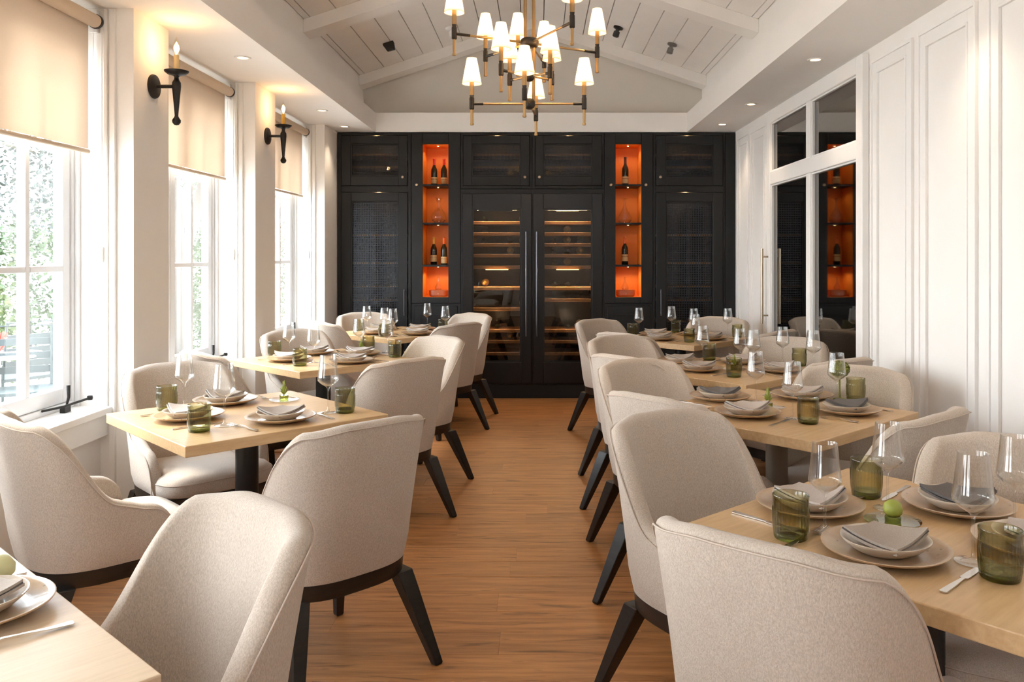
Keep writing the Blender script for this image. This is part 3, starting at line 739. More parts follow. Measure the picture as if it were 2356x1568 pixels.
CH = [  # x, y, facing, label
 (-.782, 2.964, 135, 'largest cream chair of the left aisle row, seen from behind'),
 (-.892, 4.603, 135, 'cream chair seen from behind, second in the left aisle row'),
 (-.857, 5.30, 225, 'cream chair with lit inner back, third in the left aisle row'),
 (-.847, 6.85, 140, 'cream chair with outer back to the aisle, fourth in the left aisle row'),
 (-.800, 7.45, 228, 'farthest cream chair of the left aisle row, near the wine coolers'),
 (-1.62, 3.95, -45, 'cream armchair under the nearer sconce, its seat and arm facing us'),
 (-1.61, 3.07, 46, 'cream chair at the left photo edge, broad outer side and arm toward us'),
 (-.83, 1.585, 227, 'foreground cream chair at bottom left, inner back seen from above'),
 (-1.577, 5.79, -45, 'cream armchair behind the middle left table, below the farther sconce'),
 (-1.72, 4.93, 45, 'cream chair whose top peeks over the sill of the second window'),
 (-1.543, 6.98, 40, 'cream chair by the far window with its outer back turned'),
 (-1.50, 7.52, -60, 'cream armchair in the far left corner before the tall mesh cabinet'),
 (.626, 1.849, 49, 'foreground cream chair at bottom right, outer back filling the frame edge'),
 (.60, 2.60, -58, 'cream chair with inner back visible, nearest in the right aisle row'),
 (.67, 3.45, 42, 'cream chair showing only its outer top edge behind the nearest right aisle chair'),
 (.66, 4.03, -60, 'cream chair with inner back visible at the aisle side of the second right table'),
 (.68, 4.72, 42, 'cream chair with outer back to the aisle at the third right table'),
 (.68, 5.28, -60, 'cream chair with inner back visible at the aisle side of the third right table'),
 (.80, 6.02, 45, 'cream chair with outer back turned at the farthest right table'),
 (.68, 6.74, -50, 'farthest cream chair of the right aisle row, near the wine coolers'),
 (1.46, 6.95, 245, 'cream chair at the far right corner facing us, beside the white door'),
 (1.50, 5.20, 240, 'cream chair before the mirror facing us, behind the third right table'),
 (1.55, 6.22, 135, 'cream chair whose top only shows behind the chair before the mirror'),
 (1.38, 3.80, 235, 'cream chair against the white wall panels facing us, behind the second right table'),
 (1.47, 4.64, 122, 'cream chair whose top edge only shows against the wall beside the mirror'),
 (1.21, 3.14, 131, 'cream chair seen from behind against the white wall, beside the second right table'),
 (1.30, 2.20, 243, 'cream chair cut by the right edge, inner back facing us'),
]
proto = make_chair()
for i, (x, y_, th, lb_) in enumerate(CH):
    o = proto if i == 0 else copy_tree(proto)
    o.location = (x, y_, 0); o.rotation_euler = (0, 0, rad(th-90)); tag(o, lb_, 'chair', 'cream upholstered dining chairs')

# ------------------------------------------------------------------ tables
TZ = .76
TB = {  # centre, angle of sides, names
 'L0': (-1.283, 1.328, 47.7, 'pale oak square table cut off at the bottom left corner', 'oak_pale', 'column_black', 'base_plate'),
 'L1': (-1.262, 3.58, 44.5, 'oak square table near the first window with three place settings', 'oak_top', 'column_black', 'base_plate'),
 'L2': (-1.42, 5.46, 47, 'oak square table in the middle of the left row', 'oak_top', 'column_black', 'column_black'),
 'L3': (-1.24, 7.33, 52, 'oak square table farthest on the left, before the niche cabinet', 'oak_top', 'column_black', 'column_black'),
 'R1': (.963, 2.06, 41.5, 'oak square table in the right foreground with the largest glasses', 'oak_top', 'column_black', 'column_black'),
 'R2': (1.055, 3.65, 42, 'oak square table second in the right row with a bronze column', 'oak_top', 'column_bronze', 'column_black'),
 'R3': (1.13, 4.97, 42, 'oak square table third in the right row', 'oak_top', 'column_black', 'column_black'),
 'R4': (1.18, 6.85, 45, 'oak square table farthest in the right row near the white door', 'oak_top', 'column_black', 'column_black'),
}
for k, (x, y_, an, lb_, mt, mc, mbp) in TB.items():
    t = tag(empty('dining_table', (x, y_, 0), rad(an)), lb_, 'table', 'square oak pedestal tables')
    h = .47 if k == 'L0' else .434
    MB().box(-h, h, -h, h, TZ-.042, TZ).obj('tabletop', mt, t, bevel=.003)
    MB().lathe([(.048, .02), (.048, TZ-.055)], 28).obj('column', mc, t, smooth=True)
    MB().box(-.2, .2, -.035, .035, TZ-.054, TZ-.0425).box(-.035, .035, -.2, .2, TZ-.054, TZ-.0425).obj('top_bracket', 'column_black', t)
    MB().box(-.26, .26, -.26, .26, .0, .022).obj('base_plate', mbp, t, bevel=.004)

# ------------------------------------------------------------------ table settings
def wobble(seed, amp): return lambda a: amp*(math.sin(2*a+seed)+.6*math.sin(3*a+2.1*seed)+.4*math.sin(5*a+seed*3))
plp = [(.0005, .0015), (.07, .0), (.085, .003), (.105, .007), (.130, .016), (.1415, .022), (.1425, .0245), (.1400, .0255), (.128, .0205), (.104, .0115), (.085, .0075), (.0005, .0065)]
pls = [(.0005, .0015), (.05, .0), (.06, .002), (.078, .012), (.093, .025), (.0985, .031), (.0985, .033), (.096, .0335), (.088, .026), (.074, .014), (.056, .0075), (.0005, .0065)]
plate_m = [MB().lathe(plp, 56, wob=wobble(s_, .010), cap0=False, cap1=False).mesh('dinner_plate', smooth=60) for s_ in (.4, 1.9, 3.1)]
small_m = [MB().lathe(pls, 48, wob=wobble(s_, .014), cap0=False, cap1=False).mesh('side_plate', smooth=60) for s_ in (.9, 2.4)]
def napkin_mesh(flip=1, sz=.068):
    m = MB(); n = 12
    def sheet(z0, th, dx, dy, k):
        vs = []; fs = []
        for lay in (1, 0):
            for i in range(n+1):
                for j in range(n+1):
                    u, v = -1+2*i/n, -1+2*j/n
                    x = (u-v)/1.414*sz*k+dx; y2 = (u+v)/1.414*sz*k*.96+dy
                    z = z0+2.7*x*x+.3*y2*y2+.004*max(0, y2/sz)
                    vs.append((x*flip, y2, z+(th if lay else 0)))
        N2 = (n+1)**2
        for i in range(n):
            for j in range(n):
                a = i*(n+1)+j; fs.append((a, a+1, a+n+2, a+n+1)); fs.append((N2+a, N2+a+n+1, N2+a+n+2, N2+a+1))
        bd = [i*(n+1) for i in range(n+1)]+[n*(n+1)+j for j in range(1, n+1)]+[i*(n+1)+n for i in range(n-1, -1, -1)]+[j for j in range(n-1, 0, -1)]
        for a, b in zip(bd, bd[1:]+bd[:1]): fs.append((a, b, b+N2, a+N2))
        m.add(vs, fs)
    sheet(.000, .006, .002, -.003, 1.0); sheet(.0085, .006, -.001, .001, .985)
    me = m.mesh('napkin', smooth=60); return me
nap = [napkin_mesh(1), napkin_mesh(-1)]
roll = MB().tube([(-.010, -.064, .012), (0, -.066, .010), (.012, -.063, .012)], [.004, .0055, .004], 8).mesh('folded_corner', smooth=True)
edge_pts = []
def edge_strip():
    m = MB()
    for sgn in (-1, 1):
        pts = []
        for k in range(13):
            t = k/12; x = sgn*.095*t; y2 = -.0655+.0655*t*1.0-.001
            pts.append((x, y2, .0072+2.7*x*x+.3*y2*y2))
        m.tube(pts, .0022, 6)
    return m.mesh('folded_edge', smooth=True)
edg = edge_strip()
tp_ = [(.0005, .0), (.036, .0), (.0395, .004), (.041, .012), (.0425, .098), (.0435, .104), (.0425, .1065), (.0400, .1055)]
ribn = 60
def tumbler_mesh():
    m = MB()
    pr = [(.038, .001), (.0405, .006), (.0415, .016), (.042, .03), (.0425, .06), (.0428, .076), (.0428, .080), (.0422, .083), (.043, .100), (.0437, .105), (.0427, .107), (.0408, .104), (.0398, .08), (.0388, .03), (.0378, .018), (.0005, .0165)]
    vs = []; fs = []; n = 128
    for (r, z) in pr:
        rib = .0016 if .015 < z < .078 and r > .0415 else 0
        for k in range(n):
            a = 2*PI*k/n; rr = r+(rib if k % 4 == 0 else 0 if k % 2 else -rib*.3); vs.append((rr*math.cos(a), rr*math.sin(a), z))
    for i in range(len(pr)-1):
        for k in range(n):
            k2 = (k+1) % n; fs.append((i*n+k, i*n+k2, (i+1)*n+k2, (i+1)*n+k))
    m.add(vs, fs); return m.mesh('glass_wall', smooth=60)
tum = tumbler_mesh()
tumb = MB().lathe([(.0005, .0), (.0372, .0), (.0402, .004), (.041, .010), (.0385, .015), (.0005, .016)], 40, cap0=False, cap1=False).mesh('thick_base', smooth=60)
wgo = [(.0005, .0002), (.036, .0008), (.0375, .002), (.030, .0035), (.010, .0065), (.0045, .012), (.0034, .03), (.0032, .085), (.0042, .098), (.010, .106), (.030, .119), (.0405, .130), (.0425, .137), (.0405, .150), (.0365, .185), (.0315, .232), (.0313, .2345), (.0303, .232), (.0353, .185), (.0392, .150), (.0411, .137), (.0392, .1315), (.029, .1210), (.010, .110), (.0005, .108)]
wgl = MB().lathe(wgo, 48, cap0=False, cap1=False).mesh('wine_glass', smooth=60)
def utensil_fork():
    m = MB(); hw = [(-.10, .006, .004), (-.097, .0085, .0035), (-.06, .006, .0045), (-.02, .0032, .0085), (.015, .0030, .011), (.03, .0055, .0085), (.04, .0105, .006), (.052, .0115, .005)]
    m.loft([[(-w_, y2, z-.0008), (w_, y2, z-.0008), (w_, y2, z+.0012), (-w_, y2, z+.0012)] for y2, w_, z in hw])
    for k in range(4):
        x = -.0095+k*.00633
        m.loft([[(x-.0014, y2, z-.0006), (x+.0014, y2, z-.0006), (x+.0014, y2, z+.0010), (x-.0014, y2, z+.0010)] for y2, z in ((.0515, .005), (.075, .004), (.098, .009))])
    return m.mesh('fork', smooth=50)
def utensil_knife():
    m = MB(); hw = [(-.105, .006, .003), (-.102, .0085, .003), (-.06, .0075, .003), (-.01, .0045, .003), (.0, .004, .003), (.006, .0095, .0022), (.05, .0095, .002), (.085, .007, .002), (.10, .0025, .002)]
    m.loft([[(-w_, y2, .0005), (w_*.8, y2, .0005), (w_*.8, y2, .0005+z), (-w_, y2, .0005+z)] for y2, w_, z in hw])
    return m.mesh('knife', smooth=50)
fkm, knm = utensil_fork(), utensil_knife()
TN = {'L0': 'bottom left table', 'L1': 'near left table', 'L2': 'middle left table', 'L3': 'far left table',
      'R1': 'foreground right table', 'R2': 'second right table', 'R3': 'third right table', 'R4': 'farthest right table'}
SN = {'SW': ('front left', 45), 'SE': ('front right', 135), 'NE': ('back right', 225), 'NW': ('back left', -45)}
SET = [('L0', 'NE', -1.085, 1.575, 0), ('L1', 'SW', -1.47, 3.47, 1), ('L1', 'SE', -1.068, 3.43, 0), ('L1', 'NW', -1.45, 3.83, 0),
 ('L2', 'SW', -1.62, 5.36, 1), ('L2', 'SE', -1.19, 5.27, 0), ('L2', 'NW', -1.55, 5.72, 0), ('L2', 'NE', -1.22, 5.66, 1),
 ('L3', 'SW', -1.40, 7.17, 0), ('L3', 'SE', -1.04, 7.12, 1), ('L3', 'NW', -1.44, 7.55, 0), ('L3', 'NE', -1.07, 7.50, 0),
 ('R1', 'NW', .735, 2.235, 1), ('R1', 'SW', .798, 1.90, 0), ('R1', 'NE', 1.135, 2.235, 2), ('R1', 'SE', 1.17, 1.93, 1),
 ('R2', 'NW', .865, 3.93, 2), ('R2', 'SW', .896, 3.54, 1), ('R2', 'NE', 1.27, 3.97, 1), ('R2', 'SE', 1.345, 3.60, 2),
 ('R3', 'NW', .90, 5.24, 0), ('R3', 'SW', .955, 4.90, 0), ('R3', 'NE', 1.30, 5.25, 1), ('R3', 'SE', 1.42, 4.86, 1),
 ('R4', 'NW', 1.00, 7.03, 1), ('R4', 'SW', .98, 6.68, 0), ('R4', 'NE', 1.36, 7.05, 0), ('R4', 'SE', 1.40, 6.70, 0)]
NM = ['napkin', 'napkin_light', 'napkin_edge']
for i, (tk_, st_, x, y_, nk) in enumerate(SET):
    sn, an = SN[st_]; tn = TN[tk_]; dirv = (math.cos(rad(an)), math.sin(rad(an))); lf = (-dirv[1], dirv[0]); rz = rad(an-90)
    z = TZ+.0005
    tag(mk('dinner_plate', plate_m[i % 3], 'plate', None, (x, y_, z), rad(i*47)), 'large tan stoneware plate, %s seat of %s' % (sn, tn), 'plate', 'large stoneware plates')
    tag(mk('side_plate', small_m[i % 2], 'plate_small', None, (x, y_, z+.008), rad(i*31)), 'small pale plate under the napkin, %s seat of %s' % (sn, tn), 'plate', 'small pale plates')
    me = nap[i % 2]
    mn = ('napkin', 'napkin_light', 'napkin_dark')[nk]
    if mn == 'napkin_dark' and mn not in MATS: mottled('napkin_dark', (.095, .085, .08), (.125, .112, .105), .9, 300, bump=.3, bscale=400)
    me2 = me.copy(); me2.materials.clear(); me2.materials.append(MATS[mn])
    tw = random.Random(i).uniform(-14, 14)
    nz = z+.008+.0085+.010
    o = tag(mk('napkin', me2, None, None, (x, y_, nz), rad(tw)), '%s folded napkin on the plates, %s seat of %s' % (('grey brown', 'light grey', 'dark grey')[nk], sn, tn), 'napkin', 'folded linen napkins')
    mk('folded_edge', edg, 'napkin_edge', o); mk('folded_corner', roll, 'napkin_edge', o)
    r1 = random.Random(i+50)
    if (tk_, st_) != ('L1', 'NE'):
        fx, fy = x+lf[0]*.178-dirv[0]*.03, y_+lf[1]*.178-dirv[1]*.03
        kx, ky = x-lf[0]*.178-dirv[0]*.03, y_-lf[1]*.178-dirv[1]*.03
        cx0, cy0, ang0 = TB[tk_][0], TB[tk_][1], rad(TB[tk_][2])
        def clampt(px, py, lim=.36):
            u = (px-cx0)*math.cos(ang0)+(py-cy0)*math.sin(ang0); v = -(px-cx0)*math.sin(ang0)+(py-cy0)*math.cos(ang0)
            u = max(-lim, min(lim, u)); v = max(-lim, min(lim, v))
            return cx0+u*math.cos(ang0)-v*math.sin(ang0), cy0+u*math.sin(ang0)+v*math.cos(ang0)
        fx, fy = clampt(fx, fy, .385 if 1 else 0); kx, ky = clampt(kx, ky, .385)
        tag(mk('fork', fkm, 'steel', None, (fx, fy, z), rz+rad(r1.uniform(-7, 7))), 'steel fork beside the plate, %s seat of %s' % (sn, tn), 'fork', 'steel forks')
        tag(mk('knife', knm, 'steel', None, (kx, ky, z), rz+rad(r1.uniform(-7, 7))), 'steel table knife beside the plate, %s seat of %s' % (sn, tn), 'knife', 'steel table knives')
TUM = [('L1', -1.65, 3.67, 'at the left corner of'), ('L1', -1.324, 3.225, 'nearest the front corner of'), ('L1', -.844, 3.61, 'at the aisle corner of'),
 ('L2', -1.775, 5.56, 'at the window corner of'), ('L2', -1.48, 5.13, 'at the front corner of'), ('L2', -1.216, 5.92, 'at the back corner of'), ('L2', -.965, 5.56, 'at the aisle corner of'),
 ('L3', -1.62, 7.45, 'at the window corner of'), ('L3', -1.30, 6.95, 'at the front corner of'), ('L3', -.86, 7.46, 'at the aisle corner of'),
 ('R1', .615, 2.01, 'at the aisle side of'), ('R1', .938, 2.36, 'at the back of'), ('R1', .985, 1.76, 'cut by the photo edge on'),
 ('R2', 1.106, 3.38, 'nearest the front corner of'), ('R2', 1.50, 3.90, 'at the wall side of'),
 ('R3', 1.105, 4.66, 'nearest the front corner of'), ('R3', 1.12, 5.40, 'at the back corner of'), ('R3', 1.62, 5.12, 'at the wall side of'),
 ('R4', .80, 7.0, 'at the aisle corner of'), ('R4', 1.19, 6.50, 'at the front corner of'), ('R4', 1.22, 7.33, 'at the back corner of'), ('R4', 1.66, 6.88, 'at the wall corner of')]
for (tk_, x, y_, wh) in TUM:
    o = tag(empty('tumbler', (x, y_, TZ+.0005), random.uniform(0, 3)), 'ribbed olive green glass tumbler %s %s' % (wh, TN[tk_]), 'glass', 'olive green tumblers')
    mk('glass_wall', tum, 'green_glass', o); mk('thick_base', tumb, 'green_base', o)
WG = [('L1', -1.61, 3.76, 1.0, 'beside the left corner tumbler on'), ('L1', -1.265, 3.33, 1.06, 'behind the front tumbler on'), ('L1', -.915, 3.60, 1.08, 'beside the aisle corner tumbler on'),
 ('L2', -1.665, 5.52, 1, 'at the window corner of'), ('L2', -1.43, 5.26, 1, 'at the front of'), ('L2', -1.06, 5.80, 1, 'at the back right of'), ('L2', -1.27, 5.86, 1, 'at the back corner of'),
 ('L3', -1.51, 7.28, 1, 'at the window side of'), ('L3', -1.31, 7.05, 1, 'at the left front of'), ('L3', -1.215, 6.92, 1, 'at the front corner of'), ('L3', -1.03, 7.68, 1, 'at the back of'), ('L3', -.82, 7.30, 1, 'at the aisle corner of'),
 ('R1', .712, 2.05, .95, 'beside the aisle side tumbler on'), ('R1', .948, 2.24, 1.0, 'in front of the back tumbler on'), ('R1', .975, 1.85, 1.05, 'beside the front tumbler on'), ('R1', 1.20, 2.08, 1, 'farther right on'),
 ('R2', 1.02, 3.87, 1, 'at the back left of'), ('R2', 1.07, 3.47, 1.02, 'at the front corner of'), ('R2', 1.385, 3.83, 1, 'at the wall side of'),
 ('R3', 1.05, 5.27, 1, 'left of the back tumbler on'), ('R3', 1.24, 5.07, 1, 'in the middle of'), ('R3', 1.30, 4.98, 1, 'centre right of'), ('R3', 1.54, 5.2, 1, 'beside the wall side tumbler on'), ('R3', 1.62, 4.86, 1.04, 'at the wall corner of'),
 ('R4', .86, 7.05, 1, 'at the aisle corner of'), ('R4', 1.17, 7.25, 1, 'at the back corner of'), ('R4', 1.31, 6.95, 1, 'at the centre right of'), ('R4', 1.60, 6.97, 1, 'at the wall corner of'), ('R4', 1.26, 6.60, .9, 'at the front of')]
for (tk_, x, y_, sc, wh) in WG:
    o = mk('wine_glass', wgl, 'wine_glass', None, (x, y_, TZ+.0005)); o.scale = (sc,)*3
    tag(o, 'clear stemmed wine glass %s %s' % (wh, TN[tk_]), 'wine glass', 'clear wine glasses')
# centre dishes with lime or moss
def centre(tk_, x, y_, kind, lb_):
    o = tag(empty('centre_dish', (x, y_, TZ+.0005)), lb_, 'dish', 'centrepieces')
    MB().lathe([(.0005, .0), (.055, .001), (.070, .006), (.071, .008), (.06, .005), (.0005, .004)], 32, wob=wobble(x*7, .03), cap0=False, cap1=False).obj('glass_dish', 'green_glass' if kind == 'lime' else 'wine_glass', o, smooth=60)
    if kind == 'lime':
        MB().lathe([(.0005, 0), (.014, .002), (.023, .012), (.0245, .022), (.021, .034), (.012, .042), (.0005, .044)], 9, (0, 0, .0165), cap0=False, cap1=False).obj('lime', 'lime', o, smooth=50)
        MB().lathe([(.019, .0), (.020, .012), (.017, .0155)], 18, (0, 0, .005)).obj('cup', 'green_base', o, smooth=True)
    else:
        MB().lathe([(.02, .0), (.021, .022)], 18, (0, 0, .004)).obj('cup', 'green_base', o, smooth=True)
        m = MB(); rn = random.Random(3)
        for k in range(90):
            a = rn.uniform(0, 2*PI); e = rn.uniform(.05, 1.0); l = rn.uniform(.028, .045)*(1.25 if e < .3 else .9)
            p0 = Vector((0, 0, .026)); p1 = p0+Vector((math.cos(a)*math.sin(e*1.2)*l*.62, math.sin(a)*math.sin(e*1.2)*l*.62, math.cos(e*1.2)*l*1.3))
            m.tube([p0, (p0+p1)/2+Vector((0, 0, .003)), p1], [.0018, .002, .0004], 4)
        q = m.obj('spiky_plant', 'lime', o); q['kind'] = 'stuff'
centre('L1', -1.20, 3.90, 'plant', 'small spiky green air plant in a cup on the near left table')
centre('R1', .911, 2.12, 'lime', 'cut lime on a flat green glass dish on the right foreground table')
centre('R2', 1.03, 3.70, 'none', 'small clear dish with a green tuft on the second right table')
centre('R3', 1.17, 4.93, 'none', 'small clear dish with a green tuft on the third right table')
centre('L2', -1.25, 5.84, 'none', 'small clear dish with a green tuft at the back of the middle left table')
# moss ball by the wall-side glass of the second right table
mm = MB(); rn = random.Random(5)
for k in range(500):
    a = rn.uniform(0, 2*PI); c = rn.uniform(-1, 1); s_ = math.sqrt(1-c*c); d_ = Vector((s_*math.cos(a), s_*math.sin(a), c))
    p = Vector((d_.x*.042, d_.y*.036, d_.z*.036)); m1 = p+d_*.008; t = d_.cross(Vector((rn.random(), rn.random(), rn.random()))).normalized()*.004
    mm.add([p-t, p+t, m1], [(0, 1, 2)])
mm.lathe([(.0005, -.035), (.022, -.030), (.036, -.015), (.041, 0), (.036, .015), (.022, .030), (.0005, .035)], 18, cap0=False, cap1=False)
mo = mm.obj('moss_ball', 'moss', loc=(1.435, 3.93, TZ+.145)); tag(mo, 'dark green moss ball on a short stem, second right table', 'plant')
MB().lathe([(.03, -.1445), (.028, -.14), (.004, -.135), (.004, -.034)], 14).obj('stem', 'moss', mo, smooth=True)
gd = MB().lathe([(.0005, -.028), (.02, -.024), (.034, -.008), (.035, .008), (.024, .024), (.0005, .03)], 24, cap0=False, cap1=False)
tag(gd.obj('gourd', 'gourd', smooth=True, loc=(-1.135, 1.73, TZ+.030)), 'pale green rounded votive at the left photo edge on the cut off table', 'votive')

# ------------------------------------------------------------------ chandelier
YC = 4.3; CXc = -.045
ch = tag(empty('chandelier', (CXc, YC, 0)), 'three tier brass chandelier with cream cone shades hanging under the ridge', 'chandelier')
def chm(m, name, mt, par=ch, **k): return m.obj(name, mt, par, **k)
chm(MB().tube([(-.022, 0, 2.36), (-.022, 0, 3.66)], .0085, 12), 'rod', 'brass', smooth=True)
chm(MB().tube([(.022, 0, 2.20), (.022, 0, 3.66)], .0085, 12), 'rod', 'brass', smooth=True)
chm(MB().tube([(-.022, 0, 2.36), (-.022, 0, 2.235)], .0065, 12), 'rod', 'brass', smooth=True)
chm(MB().lathe([(.0005, 3.62), (.07, 3.63), (.075, 3.66), (.075, 3.73)], 28), 'canopy', 'dark_bronze', smooth=True)
def hub(z, r=.035): chm(MB().lathe([(.012, z-.028), (r*.8, z-.022), (r, z-.010), (r, z+.010), (r*.8, z+.022), (.012, z+.028)], 20), 'hub', 'dark_bronze', smooth=True)
hub(2.55, .05); hub(2.378, .028); hub(2.233, .03)
candm = MB().lathe([(.0115, .045), (.0115, .125)], 14).mesh('candle_sleeve', smooth=True)
jntm = MB().lathe([(.008, -.03), (.013, -.026), (.013, .03), (.010, .036), (.012, .045)], 14).mesh('joint', smooth=True)
drpm = MB().lathe([(.0005, -.112), (.0095, -.110), (.0095, -.100), (.0075, -.098), (.0075, -.03)], 14, cap0=False).mesh('drop_rod', smooth=True)
shdm = MB().lathe([(.0505, .105), (.0255, .238)], 32, cap0=False, cap1=False).mesh('lamp_shade', smooth=True)
shrm = MB().tube([(.0505*math.cos(a), .0505*math.sin(a), .105) for a in [2*PI*k/32 for k in range(32)]], .0015, 5, closed=True).mesh('shade_rim')
blbm = MB().lathe([(.006, .125), (.013, .14), (.014, .155), (.008, .18), (.0005, .192)], 14, cap0=False, cap1=False).mesh('bulb', smooth=True)
ARMS = [(2.55, 206, .415), (2.55, 130, .385), (2.55, 298, .44), (2.55, 29, .42), (2.55, 103, .30), (2.55, 80, .46),
        (2.378, 225, .20), (2.378, 135, .15), (2.378, -35, .13), (2.378, 38, .15),
        (2.233, 180, .30), (2.233, 0, .285), (2.233, 85, .38), (2.233, 265, .25)]
for (z, an, r) in ARMS:
    x, y_ = r*math.cos(rad(an)), r*math.sin(rad(an))
    a = chm(MB().tube([(x*.08, y_*.08, z), (x*.8, y_*.8, z)], .0058, 10), 'arm', 'brass', smooth=True)
    MB().tube([(x*.8, y_*.8, z), (x*.97, y_*.97, z)], .0075, 10).obj('arm_sleeve', 'dark_bronze', a, smooth=True)
    e = (x, y_, z)
    mk('joint', jntm, 'dark_bronze', a, e); mk('candle_sleeve', candm, 'brass', a, e); mk('drop_rod', drpm, 'brass', a, e)
    mk('lamp_shade', shdm, 'shade_fabric', a, e); mk('shade_rim', shrm, 'shade_fabric', a, e); mk('bulb', blbm, 'bulb_glow', a, e)
    pointlight('lamp', (x, y_, z+.165), 3.6, (1, .70, .42), .02, a)

# ------------------------------------------------------------------ sconces
for (yy, wx, lb_) in ((4.36, 'wax', 'black iron candle sconce on the nearer pier, larger of the two'), (6.19, 'wax2', 'black iron candle sconce on the farther pier with a yellower candle'), (2.51, 'wax', 'black iron candle sconce on the pier beside the camera')):
    s = tag(empty('wall_sconce', (XL, yy, 2.336)), lb_, 'sconce', 'iron candle sconces')
    px = .125
    MB().lathe([(.062, 0), (.064, .006), (.060, .016), (.045, .018), (.02, .022)], 32, axis='x').obj('wall_plate', 'iron', s, smooth=True)
    MB().tube([(.015, 0, 0), (px, 0, 0)], .010, 12).obj('arm', 'iron', s, smooth=True)
    MB().lathe([(.0005, -.205), (.012, -.202), (.021, -.19), (.022, -.178), (.012, -.163), (.009, -.155), (.010, -.14), (.020, -.03), (.023, 0), (.022, .02), (.013, .036), (.011, .048), (.016, .056)], 20, (px, 0, 0), cap0=False).obj('stem', 'iron', s, smooth=True)
    MB().lathe([(.015, .056), (.045, .064), (.060, .076), (.062, .082), (.055, .078), (.012, .072)], 28, (px, 0, 0)).obj('drip_pan', 'iron', s, smooth=True)
    MB().lathe([(.0135, .074), (.0135, .165)], 16, (px, 0, 0)).obj('candle', wx, s, smooth=True)
    b = MB().lathe([(.008, .165), (.012, .175), (.0205, .195), (.021, .208), (.014, .232), (.005, .252), (.0005, .262)], 20, (px, 0, 0), cap0=False, cap1=False).obj('bulb', 'bulb_glass', s, smooth=True)
    MB().lathe([(.0025, .172), (.008, .19), (.0095, .206), (.004, .228), (.0005, .236)], 10, (px, 0, 0), cap0=False, cap1=False).obj('filament', 'bulb_glow', b, smooth=True)
    pointlight('sconce_lamp', (px, 0, .21), 2.5, (1, .60, .28), .022, s)

# ------------------------------------------------------------------ ceiling spots
def ceil_pt(px, py, up=0):
    sg = -1 if px < 1226 else 1
    # solve depth on the sloped ceiling
    for k in range(2, 900):
        Y = k*.01; X = (px-CXP)*Y/F_PX; Z = 1.45+(HYP-py)*Y/F_PX
        if Z >= ZA-SL*abs(X-RX): return Vector((X, Y, ZA-SL*abs(X-RX)))
    return Vector((0, 5, 3))
for (px, py, kind, lb_) in ((893, 98, 'box', 'small black box sensor on the left ceiling slope'), (1423, 62, 'round', 'small black directional spot on the right slope near the chandelier'), (1547, 100, 'grey', 'small grey ceiling spot on the right slope'), (1035, 62, 'white', 'small white ceiling sensor left of the chandelier')):
    p = ceil_pt(px, py); tl = math.atan(SL)*(1 if p.x < RX else -1)
    o = tag(empty('ceiling_spot', p), lb_, 'spotlight'); o.rotation_euler = (0, -tl, 0)
    if kind == 'box':
        MB().loft([[(-.05, -.03, -.001), (.05, -.03, -.001), (.05, .03, -.001), (-.05, .03, -.001)], [(-.05, -.03, -.02), (.05, -.03, -.02), (.05, .03, -.02), (-.05, .03, -.02)], [(-.03, -.03, -.08), (.04, -.035, -.085), (.04, .02, -.08), (-.03, .02, -.075)]]).obj('housing', 'spot_black', o, bevel=.004)
    else:
        mt = {'round': 'spot_black', 'grey': 'spot_grey', 'white': 'lens_white'}[kind]
        MB().lathe([(.045, -.001), (.045, -.015), (.02, -.025), (.015, -.04)], 20).obj('base', mt, o, smooth=True)
        MB().lathe([(.012, -.038), (.028, -.045), (.03, -.09), (.022, -.095)], 18).obj('head', mt, o, smooth=True)

# ------------------------------------------------------------------ garden outside
tag(MB().box(-14, -2.57, -3, 34, -.35, -.15).obj('terrace', 'paving'), 'pale paved terrace outside the windows', 'terrace', kind='structure')
def leaves(name, centre_, rad3, count, size, mt, seed, lb_, trunk=None):
    rn = random.Random(seed); m = MB()
    for k in range(count):
        a = rn.uniform(0, 2*PI); c = rn.uniform(-.8, 1); s_ = math.sqrt(1-c*c); rr = rn.uniform(.72, 1.05)
        rr *= 1+.18*math.sin(a*5+seed)*math.cos(c*6)
        p = Vector((s_*math.cos(a)*rad3[0]*rr, s_*math.sin(a)*rad3[1]*rr, c*rad3[2]*rr))
        d_ = Vector((rn.uniform(-1, 1), rn.uniform(-1, 1), rn.uniform(-.6, 1))).normalized(); t = d_.cross(Vector((rn.uniform(-1, 1), rn.uniform(-1, 1), rn.uniform(-1, 1)))).normalized()
        l = size*rn.uniform(.6, 1.3)
        m.add([p, p+d_*l*.5+t*l*.28, p+d_*l, p+d_*l*.5-t*l*.28], [(0, 1, 2), (0, 2, 3)])
    o = empty(name, centre_); tag(o, lb_, 'shrub' if 'shrub' in name else 'tree')
    f = m.obj('foliage', mt, o, fix=False); f['kind'] = 'stuff'
    h = centre_[2]+.15
    if trunk: MB().tube([(0, 0, -h), (trunk[1], trunk[2], -h*.5), (0, 0, 0)], [trunk[0]*1.2, trunk[0], trunk[0]*.7], 14).obj('trunk', 'bark', o, smooth=True)
    else: MB().tube([(0, 0, -h), (0, 0, 0)], [.05, .03], 8).obj('stem', 'bark', o, smooth=True)
    return o
leaves('garden_shrub', (-6.3, 8.3, .75), (.85, 1.05, 1.0), 6500, .075, 'leafC', 1, 'sunlit yellow green shrub outside the nearest window')
leaves('garden_shrub', (-6.6, 10.7, .8), (.95, 1.15, 1.1), 6500, .075, 'leafA', 2, 'green shrub outside, farther along the terrace')
leaves('garden_shrub', (-5.8, 13.3, .8), (.9, 1.15, 1.15), 6500, .075, 'leafA', 3, 'green shrub seen through the second window')
leaves('garden_shrub', (-6.0, 15.9, .9), (.95, 1.1, 1.2), 6000, .08, 'leafC', 4, 'light green shrub seen through the right half of second window')
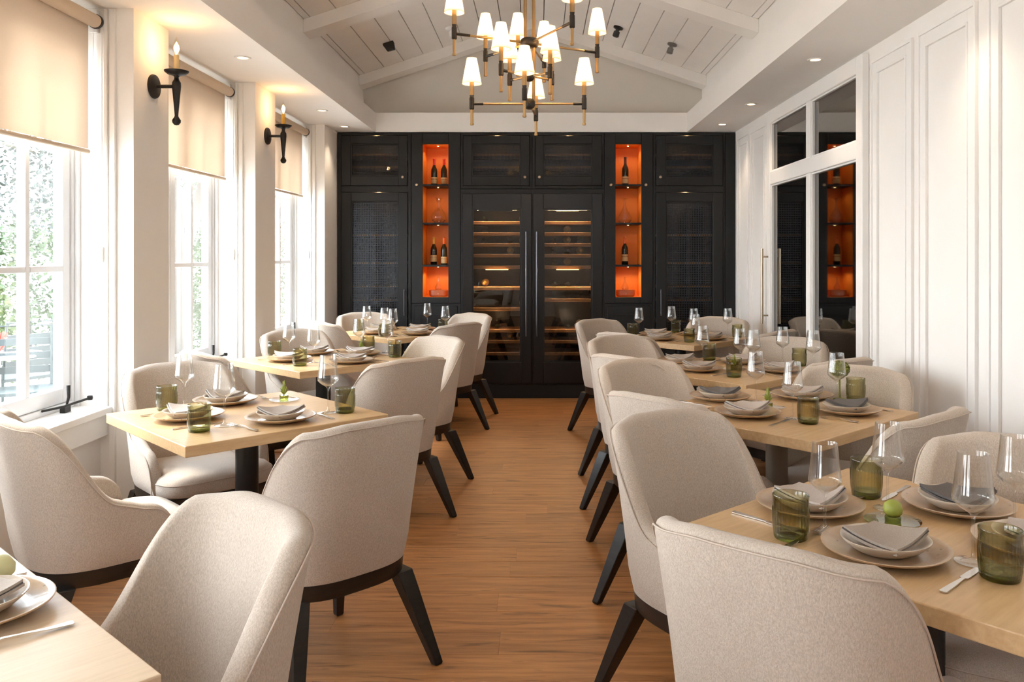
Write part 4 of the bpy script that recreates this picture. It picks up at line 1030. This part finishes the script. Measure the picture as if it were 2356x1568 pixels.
leaves('garden_tree', (-9.6, 13.6, 3.3), (1.8, 2.6, 2.2), 9000, .10, 'leafB', 5, 'dark leafed tree above the shrubs outside the nearest window', (.16, .1, .2))
leaves('garden_tree', (-8.6, 19.6, 4.0), (1.6, 2.2, 1.5), 6000, .11, 'leafA', 6, 'leafy tree behind the second window', (.2, -.3, .3))
leaves('garden_shrub', (-5.4, 18.6, .9), (.8, 1.6, 1.2), 4000, .085, 'leafC', 7, 'pale shrub seen through the far window')
tr = MB().tube([(-4.9, 11.35, -.2), (-4.93, 11.3, 1.0), (-5.05, 11.4, 2.2), (-5.3, 11.5, 3.6)], [.17, .14, .13, .12], 16).tube([(-4.93, 11.35, 1.3), (-4.75, 11.6, 2.2), (-4.6, 11.8, 3.6)], [.09, .08, .07], 12)
tag(tr.obj('tree_trunk', 'bark', smooth=True), 'forked pale tree trunk standing outside the second window', 'tree')
def patio_chair(loc, rz, lb_):
    o = tag(empty('patio_chair', loc, rz), lb_, 'chair', 'dark metal patio chairs')
    m = MB()
    for x in (-.22, .22):
        for y2 in (-.2, .2): m.tube([(x, y2, .45), (x*1.1, y2*1.2, 0)], .014, 8)
    m.obj('leg_frame', 'patio_metal', o)
    MB().box(-.24, .24, -.22, .22, .44, .47).obj('seat', 'patio_metal', o, bevel=.006)
    b = MB().tube([(-.22, .2, .45), (-.22, .27, .98), (.22, .27, .98), (.22, .2, .45)], .014, 8)
    for z in (.6, .72, .84): b.box(-.22, .22, .225+.13*(z-.45), .24+.13*(z-.45), z-.03, z+.03)
    b.obj('backrest', 'patio_metal', o)
    for sx in (-1, 1): MB().tube([(sx*.24, .22, .68), (sx*.25, -.15, .68), (sx*.24, -.2, .45)], .012, 8).obj('armrest', 'patio_metal', o, smooth=True)
patio_chair((-4.35, 6.95, -.15), rad(30), 'dark green metal patio chair outside the nearest window')
patio_chair((-4.9, 7.75, -.15), rad(-120), 'second dark metal patio chair behind the white patio table')
pt = tag(empty('patio_table', (-4.75, 7.25, -.15)), 'white round patio table outside the nearest window', 'table')
MB().lathe([(.35, .70), (.36, .705), (.36, .72), (.35, .725)], 32).obj('tabletop', 'patio_white', pt, smooth=True)
MB().lathe([(.2, 0), (.2, .02), (.03, .04), (.03, .70)], 20).obj('pedestal', 'patio_white', pt, smooth=True)
fl_ = MB(); rn = random.Random(9)
for k in range(26):
    a = rn.uniform(0, 2*PI); fl_.tube([(0, 0, 0), (math.cos(a)*.07, math.sin(a)*.07, rn.uniform(.08, .2))], [.006, .016], 5)
tag(fl_.obj('potted_flowers', 'red_flower', loc=(-4.75, 7.25, .5755)), 'small bunch of red flowers on the patio table', 'flowers')
